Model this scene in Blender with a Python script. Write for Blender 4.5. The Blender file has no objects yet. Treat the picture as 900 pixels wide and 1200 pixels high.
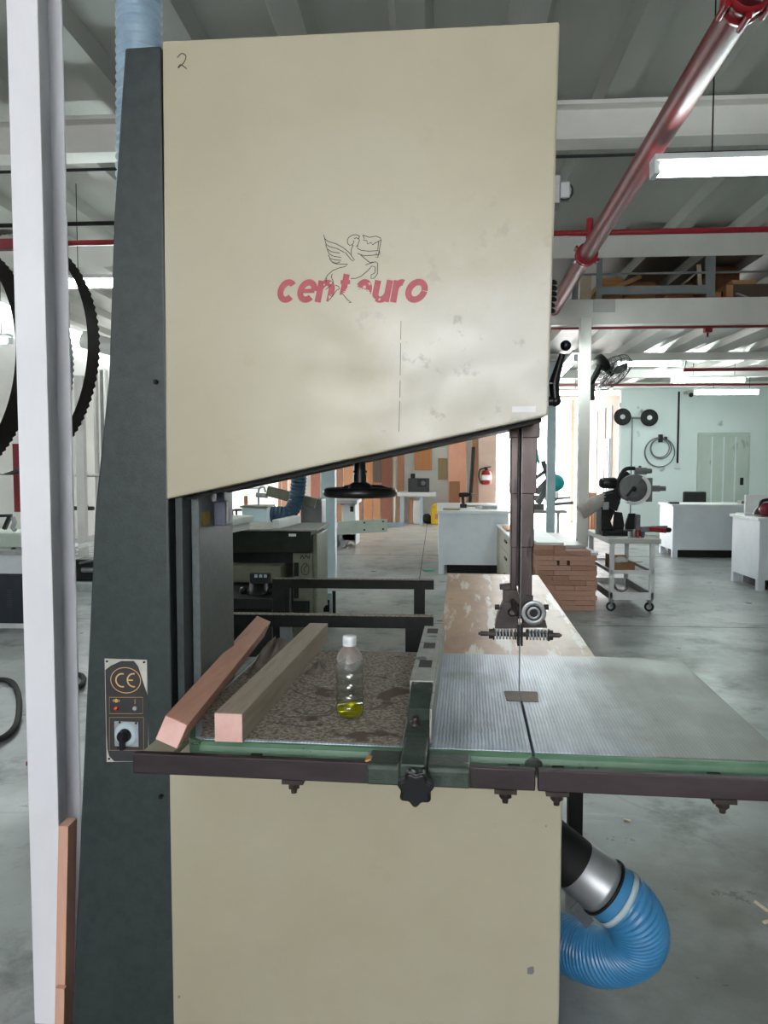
import bpy, bmesh, math, random
from mathutils import Vector, Matrix, Euler
random.seed(7)
SC = bpy.context.scene
COL = SC.collection
PI = math.pi

# ------------------------------------------------------------------ camera geometry (used to measure where things stand)
F, CX, CY, H = 900.0, 450.0, 600.0, 1.5
PITCH = math.atan(53 / 900)
YAW_B = math.atan(60 / 900)          # building axes
YAW_S = math.atan(98 / 900)          # the band saw stands turned a little against the building
TH = YAW_S - YAW_B


def ray(px, py, yaw):
    x, y, z = (px - CX) / F, 1.0, -(py - CY) / F
    c, s = math.cos(PITCH), math.sin(PITCH)
    y2, z2 = y * c + z * s, -y * s + z * c
    c, s = math.cos(yaw), math.sin(yaw)
    return (x * c - y2 * s, x * s + y2 * c, z2)


def on_depth(px, py, Y, yaw):
    d = ray(px, py, yaw)
    t = Y / d[1]
    return (d[0] * t, Y, H + d[2] * t)


def on_level(px, py, z, yaw):
    d = ray(px, py, yaw)
    t = (z - H) / d[2]
    return (d[0] * t, d[1] * t, z)


def B(px, py, Y): return on_depth(px, py, Y, YAW_B)
def BZ(px, py, z=0.0): return on_level(px, py, z, YAW_B)
def S(px, py, v): return on_depth(px, py, v, YAW_S)
def SZ(px, py, z): return on_level(px, py, z, YAW_S)


# ------------------------------------------------------------------ materials
def hx(h):
    h = h.lstrip('#')
    o = []
    for i in (0, 2, 4):
        c = int(h[i:i + 2], 16) / 255
        o.append(c / 12.92 if c <= .04045 else ((c + .055) / 1.055) ** 2.4)
    return (o[0], o[1], o[2], 1)


def base_mat(name):
    m = bpy.data.materials.new(name)
    m.use_nodes = True
    nt = m.node_tree
    return m, nt, nt.nodes['Principled BSDF']


def coords(nt, st=(1, 1, 1)):
    tc = nt.nodes.new('ShaderNodeTexCoord')
    mp = nt.nodes.new('ShaderNodeMapping')
    mp.inputs['Scale'].default_value = st
    nt.links.new(tc.outputs['Object'], mp.inputs['Vector'])
    return mp.outputs['Vector']


def noise(nt, vec, s, det=6, rough=.6):
    n = nt.nodes.new('ShaderNodeTexNoise')
    n.inputs['Scale'].default_value = s
    n.inputs['Detail'].default_value = det
    n.inputs['Roughness'].default_value = rough
    nt.links.new(vec, n.inputs['Vector'])
    return n.outputs['Fac']


def ramp(nt, fac, stops):
    r = nt.nodes.new('ShaderNodeValToRGB')
    e = r.color_ramp.elements
    while len(e) < len(stops):
        e.new(.5)
    for k, (p, c) in enumerate(stops):
        e[k].position = p
        e[k].color = c if len(c) == 4 else (*c, 1)
    nt.links.new(fac, r.inputs['Fac'])
    return r.outputs['Color']


def mixc(nt, fac, a, b):
    m = nt.nodes.new('ShaderNodeMix')
    m.data_type = 'RGBA'
    for k, v in ((0, fac), (6, a), (7, b)):
        if isinstance(v, (int, float, tuple)):
            m.inputs[k].default_value = v
        else:
            nt.links.new(v, m.inputs[k])
    return m.outputs[2]


def M(name, c, c2=None, s=6, lo=.35, hi=.65, rough=.5, r2=None, metal=0, bump=0, st=(1, 1, 1), det=6, spots=None, spec=.5, bs=None):
    """procedural paint / wood / metal: two tones through noise, optional spots (colour, scale, threshold) and bump"""
    m, nt, p = base_mat(name)
    p.inputs['Roughness'].default_value = rough
    p.inputs['Metallic'].default_value = metal
    p.inputs['Specular IOR Level'].default_value = spec
    vec = coords(nt, st)
    n = noise(nt, vec, s, det)
    col = ramp(nt, n, [(lo, hx(c)), (hi, hx(c2 or c))])
    if spots:
        n2 = noise(nt, vec, spots[1], 3)
        f = ramp(nt, n2, [(spots[2], (0, 0, 0, 1)), (spots[2] + .05, (1, 1, 1, 1))])
        col = mixc(nt, f, col, hx(spots[0]))
    nt.links.new(col, p.inputs['Base Color'])
    if r2 is not None:
        rr = ramp(nt, noise(nt, vec, s * 1.7, 5), [(.35, (rough,) * 3), (.65, (r2,) * 3)])
        nt.links.new(rr, p.inputs['Roughness'])
    if bump:
        b = nt.nodes.new('ShaderNodeBump')
        b.inputs['Strength'].default_value = bump
        b.inputs['Distance'].default_value = .01
        nt.links.new(noise(nt, vec, bs or s * 3, 6), b.inputs['Height'])
        nt.links.new(b.outputs['Normal'], p.inputs['Normal'])
    return m


def glow(name, c, k):
    m, nt, p = base_mat(name)
    p.inputs['Base Color'].default_value = hx(c)
    p.inputs['Emission Color'].default_value = hx(c)
    p.inputs['Emission Strength'].default_value = k
    return m


def clear(name, c, rough=.05, ior=1.45):
    m, nt, p = base_mat(name)
    p.inputs['Base Color'].default_value = hx(c)
    p.inputs['Transmission Weight'].default_value = 1
    p.inputs['Roughness'].default_value = rough
    p.inputs['IOR'].default_value = ior
    return m


def wood(name, c, c2, c3=None, s=5, along='y', rough=.6):
    st = {'x': (.12, 1.6, 1.6), 'y': (1.6, .12, 1.6), 'z': (1.6, 1.6, .12)}[along]
    m, nt, p = base_mat(name)
    p.inputs['Roughness'].default_value = rough
    vec = coords(nt, st)
    n = noise(nt, vec, s * 4, 8, .65)
    col = ramp(nt, n, [(.3, hx(c)), (.55, hx(c2)), (.75, hx(c3 or c))])
    nt.links.new(col, p.inputs['Base Color'])
    b = nt.nodes.new('ShaderNodeBump')
    b.inputs['Strength'].default_value = .15
    b.inputs['Distance'].default_value = .004
    nt.links.new(n, b.inputs['Height'])
    nt.links.new(b.outputs['Normal'], p.inputs['Normal'])
    return m


def concrete():
    m, nt, p = base_mat('polished concrete')
    vec = coords(nt)
    a = noise(nt, vec, .55, 9, .62)
    b = noise(nt, vec, 2.6, 9, .7)
    col = ramp(nt, a, [(.30, hx('#777b7a')), (.48, hx('#8d9190')), (.58, hx('#a1a4a3')), (.72, hx('#b8bab9'))])
    f = ramp(nt, b, [(.52, (0, 0, 0, 1)), (.66, (.75,) * 3)])
    col = mixc(nt, f, col, hx('#5a5f5c'))
    d = noise(nt, coords(nt, (.5, 1.6, 1)), 1.3, 8, .7)
    f = ramp(nt, d, [(.60, (0, 0, 0, 1)), (.70, (.7,) * 3)])
    col = mixc(nt, f, col, hx('#b9bab2'))
    w = nt.nodes.new('ShaderNodeTexNoise')          # worn brown patches
    w.inputs['Scale'].default_value = .9
    w.inputs['Detail'].default_value = 4
    mp = nt.nodes.new('ShaderNodeMapping')
    mp.inputs['Location'].default_value = (3.1, 7.7, 0)
    nt.links.new(vec, mp.inputs['Vector'])
    nt.links.new(mp.outputs['Vector'], w.inputs['Vector'])
    f = ramp(nt, w.outputs['Fac'], [(.56, (0, 0, 0, 1)), (.68, (.6,) * 3)])
    col = mixc(nt, f, col, hx('#6f6a5c'))
    v = nt.nodes.new('ShaderNodeTexVoronoi')        # hairline cracks
    v.feature = 'DISTANCE_TO_EDGE'
    v.inputs['Scale'].default_value = .32
    wv = nt.nodes.new('ShaderNodeMix')
    wv.data_type = 'VECTOR'
    wv.inputs[0].default_value = .12
    nz = nt.nodes.new('ShaderNodeTexNoise')
    nz.inputs['Scale'].default_value = 2.2
    nz.inputs['Detail'].default_value = 5
    nt.links.new(vec, nz.inputs['Vector'])
    nt.links.new(vec, wv.inputs[4])
    nt.links.new(nz.outputs['Color'], wv.inputs[5])
    nt.links.new(wv.outputs[1], v.inputs['Vector'])
    f = ramp(nt, v.outputs['Distance'], [(.0, (.22,) * 3), (.0025, (0, 0, 0, 1))])
    col = mixc(nt, f, col, hx('#4a4d4a'))
    for cx, cy, rad, tone in ((-.55, -6.55, .75, '#4a463d'), (.9, -2.9, 1.3, '#565b59'), (-.2, -6.0, .5, '#5b584f'), (-2.4, 8.2, 5.5, '#b9b2a8'), (-3.0, 4.6, 2.6, '#aeaaa2')):       # grimy patches, then pale dust that also paints doorway light on the far floor
        ds = nt.nodes.new('ShaderNodeVectorMath')
        ds.operation = 'DISTANCE'
        nt.links.new(vec, ds.inputs[0])
        ds.inputs[1].default_value = (cx, cy, .1)
        ad = nt.nodes.new('ShaderNodeMath')
        ad.operation = 'MULTIPLY_ADD'
        nt.links.new(noise(nt, vec, 3.2, 8, .65), ad.inputs[0])
        ad.inputs[1].default_value = .8
        dv = nt.nodes.new('ShaderNodeMath')
        dv.operation = 'DIVIDE'
        nt.links.new(ds.outputs['Value'], dv.inputs[0])
        dv.inputs[1].default_value = rad * 2
        nt.links.new(dv.outputs[0], ad.inputs[2])
        col = mixc(nt, ramp(nt, ad.outputs[0], [(.48, (.7,) * 3), (.85, (0, 0, 0, 1))]), col, hx(tone))
    k = noise(nt, coords(nt, (1, 2.2, 1)), 9, 8, .7)      # fine scuffs and nicks
    col = mixc(nt, ramp(nt, k, [(.63, (0, 0, 0, 1)), (.74, (.5,) * 3)]), col, hx('#4c504e'))
    nt.links.new(col, p.inputs['Base Color'])
    r = ramp(nt, b, [(.35, (.27,) * 3), (.7, (.5,) * 3)])
    nt.links.new(r, p.inputs['Roughness'])
    bp = nt.nodes.new('ShaderNodeBump')
    bp.inputs['Strength'].default_value = .12
    bp.inputs['Distance'].default_value = .02
    nt.links.new(b, bp.inputs['Height'])
    nt.links.new(bp.outputs['Normal'], p.inputs['Normal'])
    return m


def milled():
    """milled iron table: fine stripes running away from the operator, dull blotches and rust"""
    m, nt, p = base_mat('milled cast iron')
    vec = coords(nt)
    wv = nt.nodes.new('ShaderNodeTexWave')
    wv.inputs['Scale'].default_value = 40
    wv.inputs['Distortion'].default_value = 1.6
    wv.inputs['Detail'].default_value = 2
    nt.links.new(vec, wv.inputs['Vector'])
    wy = nt.nodes.new('ShaderNodeTexWave')
    wy.bands_direction = 'Y'
    wy.inputs['Scale'].default_value = 26
    wy.inputs['Distortion'].default_value = 1.2
    nt.links.new(vec, wy.inputs['Vector'])
    a = noise(nt, coords(nt, (7, .8, 1)), 3, 6)
    b = noise(nt, vec, 3.5, 7)
    col = ramp(nt, a, [(.34, hx('#93a0af')), (.5, hx('#aebaca')), (.66, hx('#cbd6e4'))])  # blue cast puts the sky's reflection into the base colour
    col = mixc(nt, ramp(nt, wv.outputs['Fac'], [(.25, (.30,) * 3), (.5, (0, 0, 0, 1))]), col, hx('#5d6163'))
    col = mixc(nt, ramp(nt, wy.outputs['Fac'], [(.15, (.08,) * 3), (.45, (0, 0, 0, 1))]), col, hx('#5d6163'))
    sx = nt.nodes.new('ShaderNodeSeparateXYZ')        # brown tarnish on the little used outer half
    nt.links.new(vec, sx.inputs['Vector'])
    ma = nt.nodes.new('ShaderNodeMath')
    ma.operation = 'MULTIPLY_ADD'
    nt.links.new(noise(nt, vec, 2.4, 6), ma.inputs[0])
    ma.inputs[1].default_value = .55
    nt.links.new(sx.outputs['X'], ma.inputs[2])
    col = mixc(nt, ramp(nt, ma.outputs[0], [(.64, (0, 0, 0, 1)), (.95, (.88,) * 3)]), col, hx('#5f5b50'))
    col = mixc(nt, ramp(nt, b, [(.54, (0, 0, 0, 1)), (.70, (.5,) * 3)]), col, hx('#7c7a72'))
    nt.links.new(col, p.inputs['Base Color'])
    p.inputs['Metallic'].default_value = .3
    r = ramp(nt, b, [(.4, (.30,) * 3), (.7, (.5,) * 3)])
    nt.links.new(r, p.inputs['Roughness'])
    bp = nt.nodes.new('ShaderNodeBump')
    bp.inputs['Strength'].default_value = .25
    bp.inputs['Distance'].default_value = .001
    nt.links.new(wv.outputs['Fac'], bp.inputs['Height'])
    nt.links.new(bp.outputs['Normal'], p.inputs['Normal'])
    return m


def cover_paint():
    m, nt, p = base_mat('cream machine enamel')
    vec = coords(nt)
    a = noise(nt, vec, 1.6, 7, .6)
    b = noise(nt, coords(nt, (1, 1, 1.4)), 9, 6, .65)
    col = ramp(nt, a, [(.3, hx('#a19983')), (.55, hx('#a9a28d')), (.75, hx('#afa999'))])
    col = mixc(nt, ramp(nt, b, [(.62, (0, 0, 0, 1)), (.74, (.45,) * 3)]), col, hx('#a3977c'))
    v = nt.nodes.new('ShaderNodeTexVoronoi')        # a few chips
    v.inputs['Scale'].default_value = 5
    nt.links.new(vec, v.inputs['Vector'])
    col = mixc(nt, ramp(nt, v.outputs['Distance'], [(.02, (.8,) * 3), (.032, (0, 0, 0, 1))]), col, hx('#5c5649'))
    ds = nt.nodes.new('ShaderNodeVectorMath')       # glare painted pale at the lower right corner, with dark smudges
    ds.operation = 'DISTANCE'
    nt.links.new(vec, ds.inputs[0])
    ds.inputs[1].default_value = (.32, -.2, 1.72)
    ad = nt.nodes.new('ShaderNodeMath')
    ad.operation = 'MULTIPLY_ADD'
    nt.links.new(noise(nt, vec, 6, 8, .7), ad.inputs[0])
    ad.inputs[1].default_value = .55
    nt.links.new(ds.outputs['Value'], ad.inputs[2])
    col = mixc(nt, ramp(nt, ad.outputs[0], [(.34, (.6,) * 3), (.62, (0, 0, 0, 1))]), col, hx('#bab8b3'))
    sm = mixc(nt, ramp(nt, noise(nt, vec, 22, 6, .6), [(.60, (0, 0, 0, 1)), (.70, (.55,) * 3)]), (0, 0, 0, 1), (1, 1, 1, 1))
    mu = nt.nodes.new('ShaderNodeMath')
    mu.operation = 'MULTIPLY'
    nt.links.new(sm, mu.inputs[0])
    nt.links.new(ramp(nt, ad.outputs[0], [(.42, (1,) * 3), (.68, (0, 0, 0, 1))]), mu.inputs[1])
    col = mixc(nt, mu.outputs[0], col, hx('#77706a'))
    nt.links.new(col, p.inputs['Base Color'])
    p.inputs['Roughness'].default_value = .36
    nt.links.new(ramp(nt, b, [(.35, (.3,) * 3), (.7, (.46,) * 3)]), p.inputs['Roughness'])
    return m


def mdf_top():
    m, nt, p = base_mat('used chipboard top')
    vec = coords(nt)
    a = noise(nt, coords(nt, (1, .35, 1)), 5, 8, .7)
    col = ramp(nt, a, [(.3, hx('#8c6446')), (.48, hx('#a9825f')), (.62, hx('#b9936f')), (.75, hx('#946846'))])
    w = noise(nt, coords(nt, (6, .7, 1)), 2.2, 5, .6)
    col = mixc(nt, ramp(nt, w, [(.54, (0, 0, 0, 1)), (.60, (.85,) * 3)]), col, hx('#d9d3cb'))
    k = noise(nt, vec, 8, 5)
    col = mixc(nt, ramp(nt, k, [(.62, (0, 0, 0, 1)), (.72, (.7,) * 3)]), col, hx('#5f4632'))
    nt.links.new(col, p.inputs['Base Color'])
    p.inputs['Roughness'].default_value = .38
    return m


MT = {}
MT['floor'] = concrete()
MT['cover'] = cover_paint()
MT['iron'] = milled()
MT['mdf'] = mdf_top()
MT['green'] = M('dark green hammered enamel', '#272f2f', '#303a3a', s=40, rough=.42, bump=.12, bs=220, spots=('#8a918c', 38, .80))
MT['neck'] = M('grey green hammered enamel', '#484f50', '#545c5d', s=60, rough=.38, bump=.15, bs=260)
MT['dark'] = M('black machine paint', '#161716', '#20211f', s=20, rough=.5, spec=.25)
MT['black'] = M('black plastic', '#0d0e10', '#141517', s=12, rough=.35, spec=.35)
MT['rubber'] = M('black rubber', '#191919', '#232323', s=18, rough=.75)
MT['rim'] = M('green cast paint', '#4d7359', '#66876f', s=9, rough=.45, spots=('#3f5044', 26, .66))
MT['castgreen'] = M('worn dark green casting', '#26332b', '#39453d', s=26, rough=.5, bump=.2, spots=('#77705f', 30, .66))
MT['rail'] = M('browned steel rail', '#2f2728', '#463c40', s=7, st=(.4, 1, 1.5), rough=.42, metal=.5, r2=.6)
MT['guard'] = M('bronzed steel', '#352c2c', '#4c4343', s=16, st=(1, 1, .3), rough=.36, metal=.65, spots=('#2c2426', 18, .62))
MT['bracket'] = M('oily cast iron', '#2f2826', '#433a36', s=22, rough=.5, metal=.4, bump=.2)
MT['steel'] = M('bright steel', '#77797a', '#8b8d8f', s=30, rough=.38, metal=.9)
MT['dullsteel'] = M('dull steel', '#77787a', '#8f9092', s=16, rough=.45, metal=.7)
MT['zinc'] = M('zinc sheet', '#9a9da0', '#b2b5b7', s=9, rough=.42, metal=.6, st=(1, 1, .4))
MT['fence'] = M('worn grey fence casting', '#8f8f88', '#a6a69e', s=24, rough=.55, metal=.25, spots=('#4e5a4f', 14, .62))
MT['dust'] = M('sawdust', '#675c50', '#a99d90', s=110, lo=.40, hi=.62, rough=.95, bump=.5, bs=300, spots=('#5c4a40', 7, .57))
MT['colwhite'] = M('white column paint', '#dcdbe0', '#e8e8ee', s=3, rough=.45, st=(1, 1, .4), spots=('#a8a5a6', 34, .77))
MT['white'] = M('white paint', '#d5d8da', '#e2e4e5', s=4, rough=.5)
MT['whitelam'] = M('white laminate', '#cfd4dc', '#dce0e6', s=3, rough=.35, spots=('#aab2bb', 12, .72))
MT['bluegrey'] = M('pale blue grey paint', '#a9bbc4', '#b6c6cd', s=5, rough=.5)
MT['steelgrey'] = M('light grey steel paint', '#b4b3b1', '#c0bfbd', s=3, rough=.5)
MT['railgrey'] = M('grey railing paint', '#75797c', '#83878a', s=4, rough=.5)
MT['wallwhite'] = M('white wall paint', '#dcdfda', '#e6e8e4', s=1.2, rough=.8)
MT['wallmint'] = M('pale mint wall paint', '#e2efec', '#eaf4f2', s=.9, rough=.75, spots=('#adb9b2', 1.7, .66))
MT['doormint'] = M('pale mint door paint', '#bfcdc4', '#cbd6ce', s=2.5, rough=.6, st=(1, 1, .5), spots=('#a9b1a5', 2.6, .62))
MT['wallpink'] = M('cream render', '#c4ab9c', '#d0bbae', s=2, rough=.8)
MT['roof'] = M('grey roof sheet', '#a2a49e', '#b0b2ac', s=1.5, st=(1, .2, 1), rough=.5, metal=.1)
MT['deck'] = M('galvanised floor deck', '#9b9a95', '#b3b2ae', s=2, st=(1, .3, 1), rough=.42, metal=.2)
MT['beam'] = M('pale grey beam paint', '#d2cfca', '#dedbd6', s=2, rough=.5)
MT['red'] = M('red pipe enamel', '#6c1720', '#7f202a', s=8, rough=.42)
MT['redbright'] = M('red gloss paint', '#8c1620', '#9c1f2a', s=10, rough=.3)
MT['logo'] = M('faded red lettering', '#9b333e', '#a8424c', s=40, rough=.5)
MT['ink'] = M('black ink', '#221f1c', '#2c2824', s=40, rough=.6)
MT['hose'] = M('blue hose plastic', '#3577a6', '#4486b4', s=8, rough=.3)
MT['hosedark'] = M('dark blue hose', '#24425a', '#2d5068', s=8, rough=.4)
MT['hoseclear'] = M('dusty blue translucent hose', '#87a3b8', '#a3b9c8', s=10, rough=.28)
MT['pink'] = wood('pink meranti', '#b5806b', '#c6937d', '#a5705c', along='y')
MT['pinkend'] = M('fresh pink end grain', '#d8aaa0', '#e4bdb4', s=18, rough=.7, spots=('#c48e84', 20, .6))
MT['greywood'] = wood('dusty grey brown timber', '#8c7c6c', '#a29382', '#7c6b5b', along='y')
MT['plank'] = wood('salmon plank', '#c99882', '#d9ab95', '#bd8a74', along='z')
MT['stackwood'] = wood('reddish hardwood boards', '#b08470', '#c29884', '#a3745f', along='y')
MT['stackdark'] = wood('darker reddish boards', '#9a6e5c', '#b08370', '#8b5f4e', along='y')
for k, (a, b) in dict(tan=('#b07c55', '#c08d66'), orange=('#b97a4c', '#c98a5b'), reddish=('#84503f', '#96604d'), chocolate=('#54453e', '#645348'),
                      salmon=('#cf9377', '#dba488'), brown=('#8e6248', '#9f7257'), maroon=('#85573a', '#976747'), olive=('#8d7a52', '#9b8861'),
                      cream=('#d3c3a8', '#dfd1b8')).items():
    MT[k] = wood(k + ' board', a, b, along='z')
MT['ply'] = wood('brown plywood', '#ab7342', '#bf8751', '#98643a', along='x')
MT['plylight'] = wood('light plywood edge', '#c08a5c', '#d19b6c', along='x')
MT['olivepaint'] = M('olive grey machine paint', '#6d705c', '#7b7e6a', s=6, rough=.5, spots=('#565946', 18, .66))
MT['darkgreen'] = M('very dark green paint', '#1a211a', '#232b23', s=8, rough=.5, spec=.25)
MT['palegreen'] = M('pale green enamel', '#b2bfb3', '#c0cbc0', s=6, rough=.4)
MT['navy'] = M('dark blue black panel', '#1d2430', '#242c38', s=10, rough=.4)
MT['gold'] = M('gold print', '#cfa566', '#d9b377', s=30, rough=.5)
MT['sticker'] = M('charcoal sticker', '#2e2e30', '#38383a', s=12, rough=.4)
MT['plate'] = M('scratched aluminium plate', '#bdb9b0', '#d0cdc6', s=26, rough=.4, metal=.4)
MT['yellowlabel'] = M('yellow label', '#b49a35', '#8d7a30', s=70, rough=.6)
MT['yellow'] = M('yellow plastic', '#e0b416', '#e8c02a', s=8, rough=.4)
MT['purplegrey'] = M('slate grey plastic', '#424656', '#4c5060', s=12, rough=.4)
MT['paper'] = M('white paper', '#dedede', '#eaeaea', s=10, rough=.8)
MT['teal'] = M('turquoise enamel', '#1aa3a8', '#25b3b6', s=8, rough=.35)
MT['toolgrey'] = M('grey tool plastic', '#6f7274', '#7b7e80', s=12, rough=.4)
MT['bag'] = M('grey dust bag cloth', '#a39b96', '#b3aba5', s=20, rough=.9)
MT['cardboard'] = M('cardboard', '#9a7350', '#ab835e', s=12, rough=.8)
MT['cardin'] = M('cardboard inside', '#5e4636', '#6c5241', s=12, rough=.85)
MT['cloth'] = M('dusty dark cloth', '#544b44', '#7b7168', s=16, rough=.9, bump=.4)
MT['bandsteel'] = M('blackened band steel', '#231f1d', '#302a27', s=14, rough=.5, metal=.5)
MT['insert'] = M('brown fibre insert', '#6e5e50', '#7b6a5b', s=20, rough=.6)
MT['maroontool'] = M('maroon tool plastic', '#6d1626', '#7d2030', s=12, rough=.35)
MT['tube'] = glow('lit fluorescent tube', '#f0fffb', 25.0)
MT['redlamp'] = M('red pilot lens', '#c8341f', '#d5432c', s=12, rough=.2)
MT['bottle'] = clear('clear bottle plastic', '#eef2f0', .06, 1.45)
_nt = MT['bottle'].node_tree
_p = _nt.nodes['Principled BSDF']
_tc = _nt.nodes.new('ShaderNodeTexCoord')
_sx = _nt.nodes.new('ShaderNodeSeparateXYZ')
_nt.links.new(_tc.outputs['Object'], _sx.inputs['Vector'])
_ad = _nt.nodes.new('ShaderNodeMath'); _ad.operation = 'MULTIPLY_ADD'
_nt.links.new(noise(_nt, _tc.outputs['Object'], 34, 5), _ad.inputs[0])
_ad.inputs[1].default_value = .10
_nt.links.new(_sx.outputs['Z'], _ad.inputs[2])
_f = ramp(_nt, _ad.outputs[0], [(.165, (0, 0, 0, 1)), (.235, (1, 1, 1, 1))])      # brown film inside the shoulder
_nt.links.new(mixc(_nt, _f, hx('#eef2f0'), hx('#a08478')), _p.inputs['Base Color'])
_nt.links.new(ramp(_nt, _ad.outputs[0], [(.15, (.05,) * 3), (.22, (.45,) * 3)]), _p.inputs['Roughness'])
_nt.links.new(ramp(_nt, _ad.outputs[0], [(.16, (1,) * 3), (.24, (.45,) * 3)]), _p.inputs['Transmission Weight'])
MT['oil'] = clear('yellow oil', '#f0ea22', .05, 1.2)
MT['oil'].node_tree.nodes['Principled BSDF'].inputs['Transmission Weight'].default_value = .8
MT['outground'] = M('sunlit yard paving', '#b8b4ac', '#c9c5bd', s=.6, rough=.9)
MT['carwhite'] = M('white car paint', '#e3e6ea', '#eceef0', s=3, rough=.25)
MT['carglass'] = M('blue car glass', '#4a5f8f', '#56709f', s=3, rough=.1)
MT['shed'] = M('grey shed wall', '#9a98a0', '#a8a6ae', s=2, rough=.8)
MT['litter'] = M('mint paper scrap', '#7fc0b3', '#90cabf', s=10, rough=.8)

# ------------------------------------------------------------------ mesh collecting
ORI = {}


class MB:
    def __init__(s, T=None):
        s.v, s.f, s.sm, s.T, s.cut = [], [], [], T, []

    def add(s, vs, fs, smooth=False):
        b = len(s.v)
        s.cut.append((b, len(s.f)))
        for p in vs:
            p = Vector(p)
            s.v.append(s.T @ p if s.T else p)
        for f in fs:
            s.f.append([b + i for i in f])
            s.sm.append(smooth)
        return s

    def box(s, x0, x1, y0, y1, z0, z1):
        return s.add([(x0, y0, z0), (x1, y0, z0), (x1, y1, z0), (x0, y1, z0), (x0, y0, z1), (x1, y0, z1), (x1, y1, z1), (x0, y1, z1)],
                     [(3, 2, 1, 0), (4, 5, 6, 7), (0, 1, 5, 4), (1, 2, 6, 5), (2, 3, 7, 6), (3, 0, 4, 7)])

    def hexa(s, a, b):
        """a: four bottom corners, b: four top corners in the same order"""
        return s.add(list(a) + list(b), [(3, 2, 1, 0), (4, 5, 6, 7), (0, 1, 5, 4), (1, 2, 6, 5), (2, 3, 7, 6), (3, 0, 4, 7)])

    def bar(s, p0, p1, w, h, up=(0, 0, 1), roll=0):
        p0, p1 = Vector(p0), Vector(p1)
        d = (p1 - p0).normalized()
        up = Vector(up)
        if abs(d.dot(up)) > .99:
            up = Vector((0, 1, 0))
        x = d.cross(up).normalized()
        z = x.cross(d)
        if roll:
            c, q = math.cos(roll), math.sin(roll)
            x, z = x * c + z * q, z * c - x * q
        o = [x * (i * w / 2) + z * (j * h / 2) for i, j in ((-1, -1), (1, -1), (1, 1), (-1, 1))]
        vs = [p0 + q for q in o] + [p1 + q for q in o]
        return s.add(vs, [(3, 2, 1, 0), (4, 5, 6, 7), (0, 1, 5, 4), (1, 2, 6, 5), (2, 3, 7, 6), (3, 0, 4, 7)])

    def prism(s, poly, plane, lo, hi):
        mp = {'XZ': lambda a, b, c: (a, c, b), 'XY': lambda a, b, c: (a, b, c), 'YZ': lambda a, b, c: (c, a, b)}[plane]
        n = len(poly)
        vs = [mp(a, b, lo) for a, b in poly] + [mp(a, b, hi) for a, b in poly]
        fs = [list(range(n)), list(range(2 * n - 1, n - 1, -1))] + [(i, (i + 1) % n, n + (i + 1) % n, n + i) for i in range(n)]
        return s.add(vs, fs)

    def ring(s, c, x, y, r, n):
        return [c + x * (r * math.cos(2 * PI * k / n)) + y * (r * math.sin(2 * PI * k / n)) for k in range(n)]

    def lathe(s, prof, origin, axis=(0, 0, 1), n=24, closed=False):
        """prof: (radius, distance along the axis)"""
        o, a = Vector(origin), Vector(axis).normalized()
        x = a.orthogonal().normalized()
        y = a.cross(x)
        vs, fs = [], []
        for r, t in prof:
            vs += s.ring(o + a * t, x, y, max(r, 1e-5), n)
        m = len(prof)
        for i in range(m if closed else m - 1):
            j = (i + 1) % m
            for k in range(n):
                l = (k + 1) % n
                fs.append((i * n + k, i * n + l, j * n + l, j * n + k))
        s.add(vs, fs, True)
        if not closed:
            if prof[0][0] > 1e-4:
                s.add(vs[:n], [list(range(n))])
            if prof[-1][0] > 1e-4:
                s.add(vs[-n:], [list(range(n))])
        return s

    def cyl(s, p0, p1, r, r1=None, n=16):
        p0, p1 = Vector(p0), Vector(p1)
        return s.lathe([(r, 0), (r if r1 is None else r1, (p1 - p0).length)], p0, p1 - p0, n)

    def ball(s, c, r, n=14, sq=1.0, axis=(0, 0, 1)):
        pr = [(r * math.sin(PI * k / 8), -r * sq * math.cos(PI * k / 8)) for k in range(9)]
        return s.lathe(pr, c, axis, n)

    def torus(s, c, R, r, axis=(0, 0, 1), n=36, m=8):
        pr = [(R + r * math.cos(2 * PI * k / m), r * math.sin(2 * PI * k / m)) for k in range(m)]
        return s.lathe(pr, c, axis, n, closed=True)

    def tube(s, pts, r, n=8, closed=False, rf=None):
        P = [Vector(p) for p in pts]
        m = len(P)
        T = []
        for i in range(m):
            a = P[(i - 1) % m] if (closed or i > 0) else P[i]
            b = P[(i + 1) % m] if (closed or i < m - 1) else P[i]
            T.append((b - a).normalized())
        x = T[0].orthogonal().normalized()
        vs, fs = [], []
        for i in range(m):
            x = (x - T[i] * x.dot(T[i])).normalized()
            y = T[i].cross(x)
            vs += s.ring(P[i], x, y, rf(i) if rf else r, n)
        for i in range(m if closed else m - 1):
            j = (i + 1) % m
            for k in range(n):
                l = (k + 1) % n
                fs.append((i * n + k, i * n + l, j * n + l, j * n + k))
        s.add(vs, fs, True)
        if not closed:
            s.add(vs[:n], [list(range(n))])
            s.add(vs[-n:], [list(range(n))])
        return s

    def stroke(s, pts, w, mp, th=.0008, closed=False, keep=None, across=1):
        """a flat ribbon of width w along 2-D points; mp(a, b, lift) puts it on its surface"""
        P = [Vector(p) for p in pts]
        m = len(P)
        L = []
        for i in range(m):
            a = P[(i - 1) % m] if (closed or i > 0) else P[i]
            b = P[(i + 1) % m] if (closed or i < m - 1) else P[i]
            t = (b - a)
            t = t.normalized() if t.length > 1e-9 else Vector((1, 0))
            nrm = Vector((-t.y, t.x))
            L.append([P[i] + nrm * (w * (k / across - .5)) for k in range(across + 1)])
        vs = [mp(q.x, q.y, th) for row in L for q in row]
        fs = []
        q = across + 1
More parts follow.
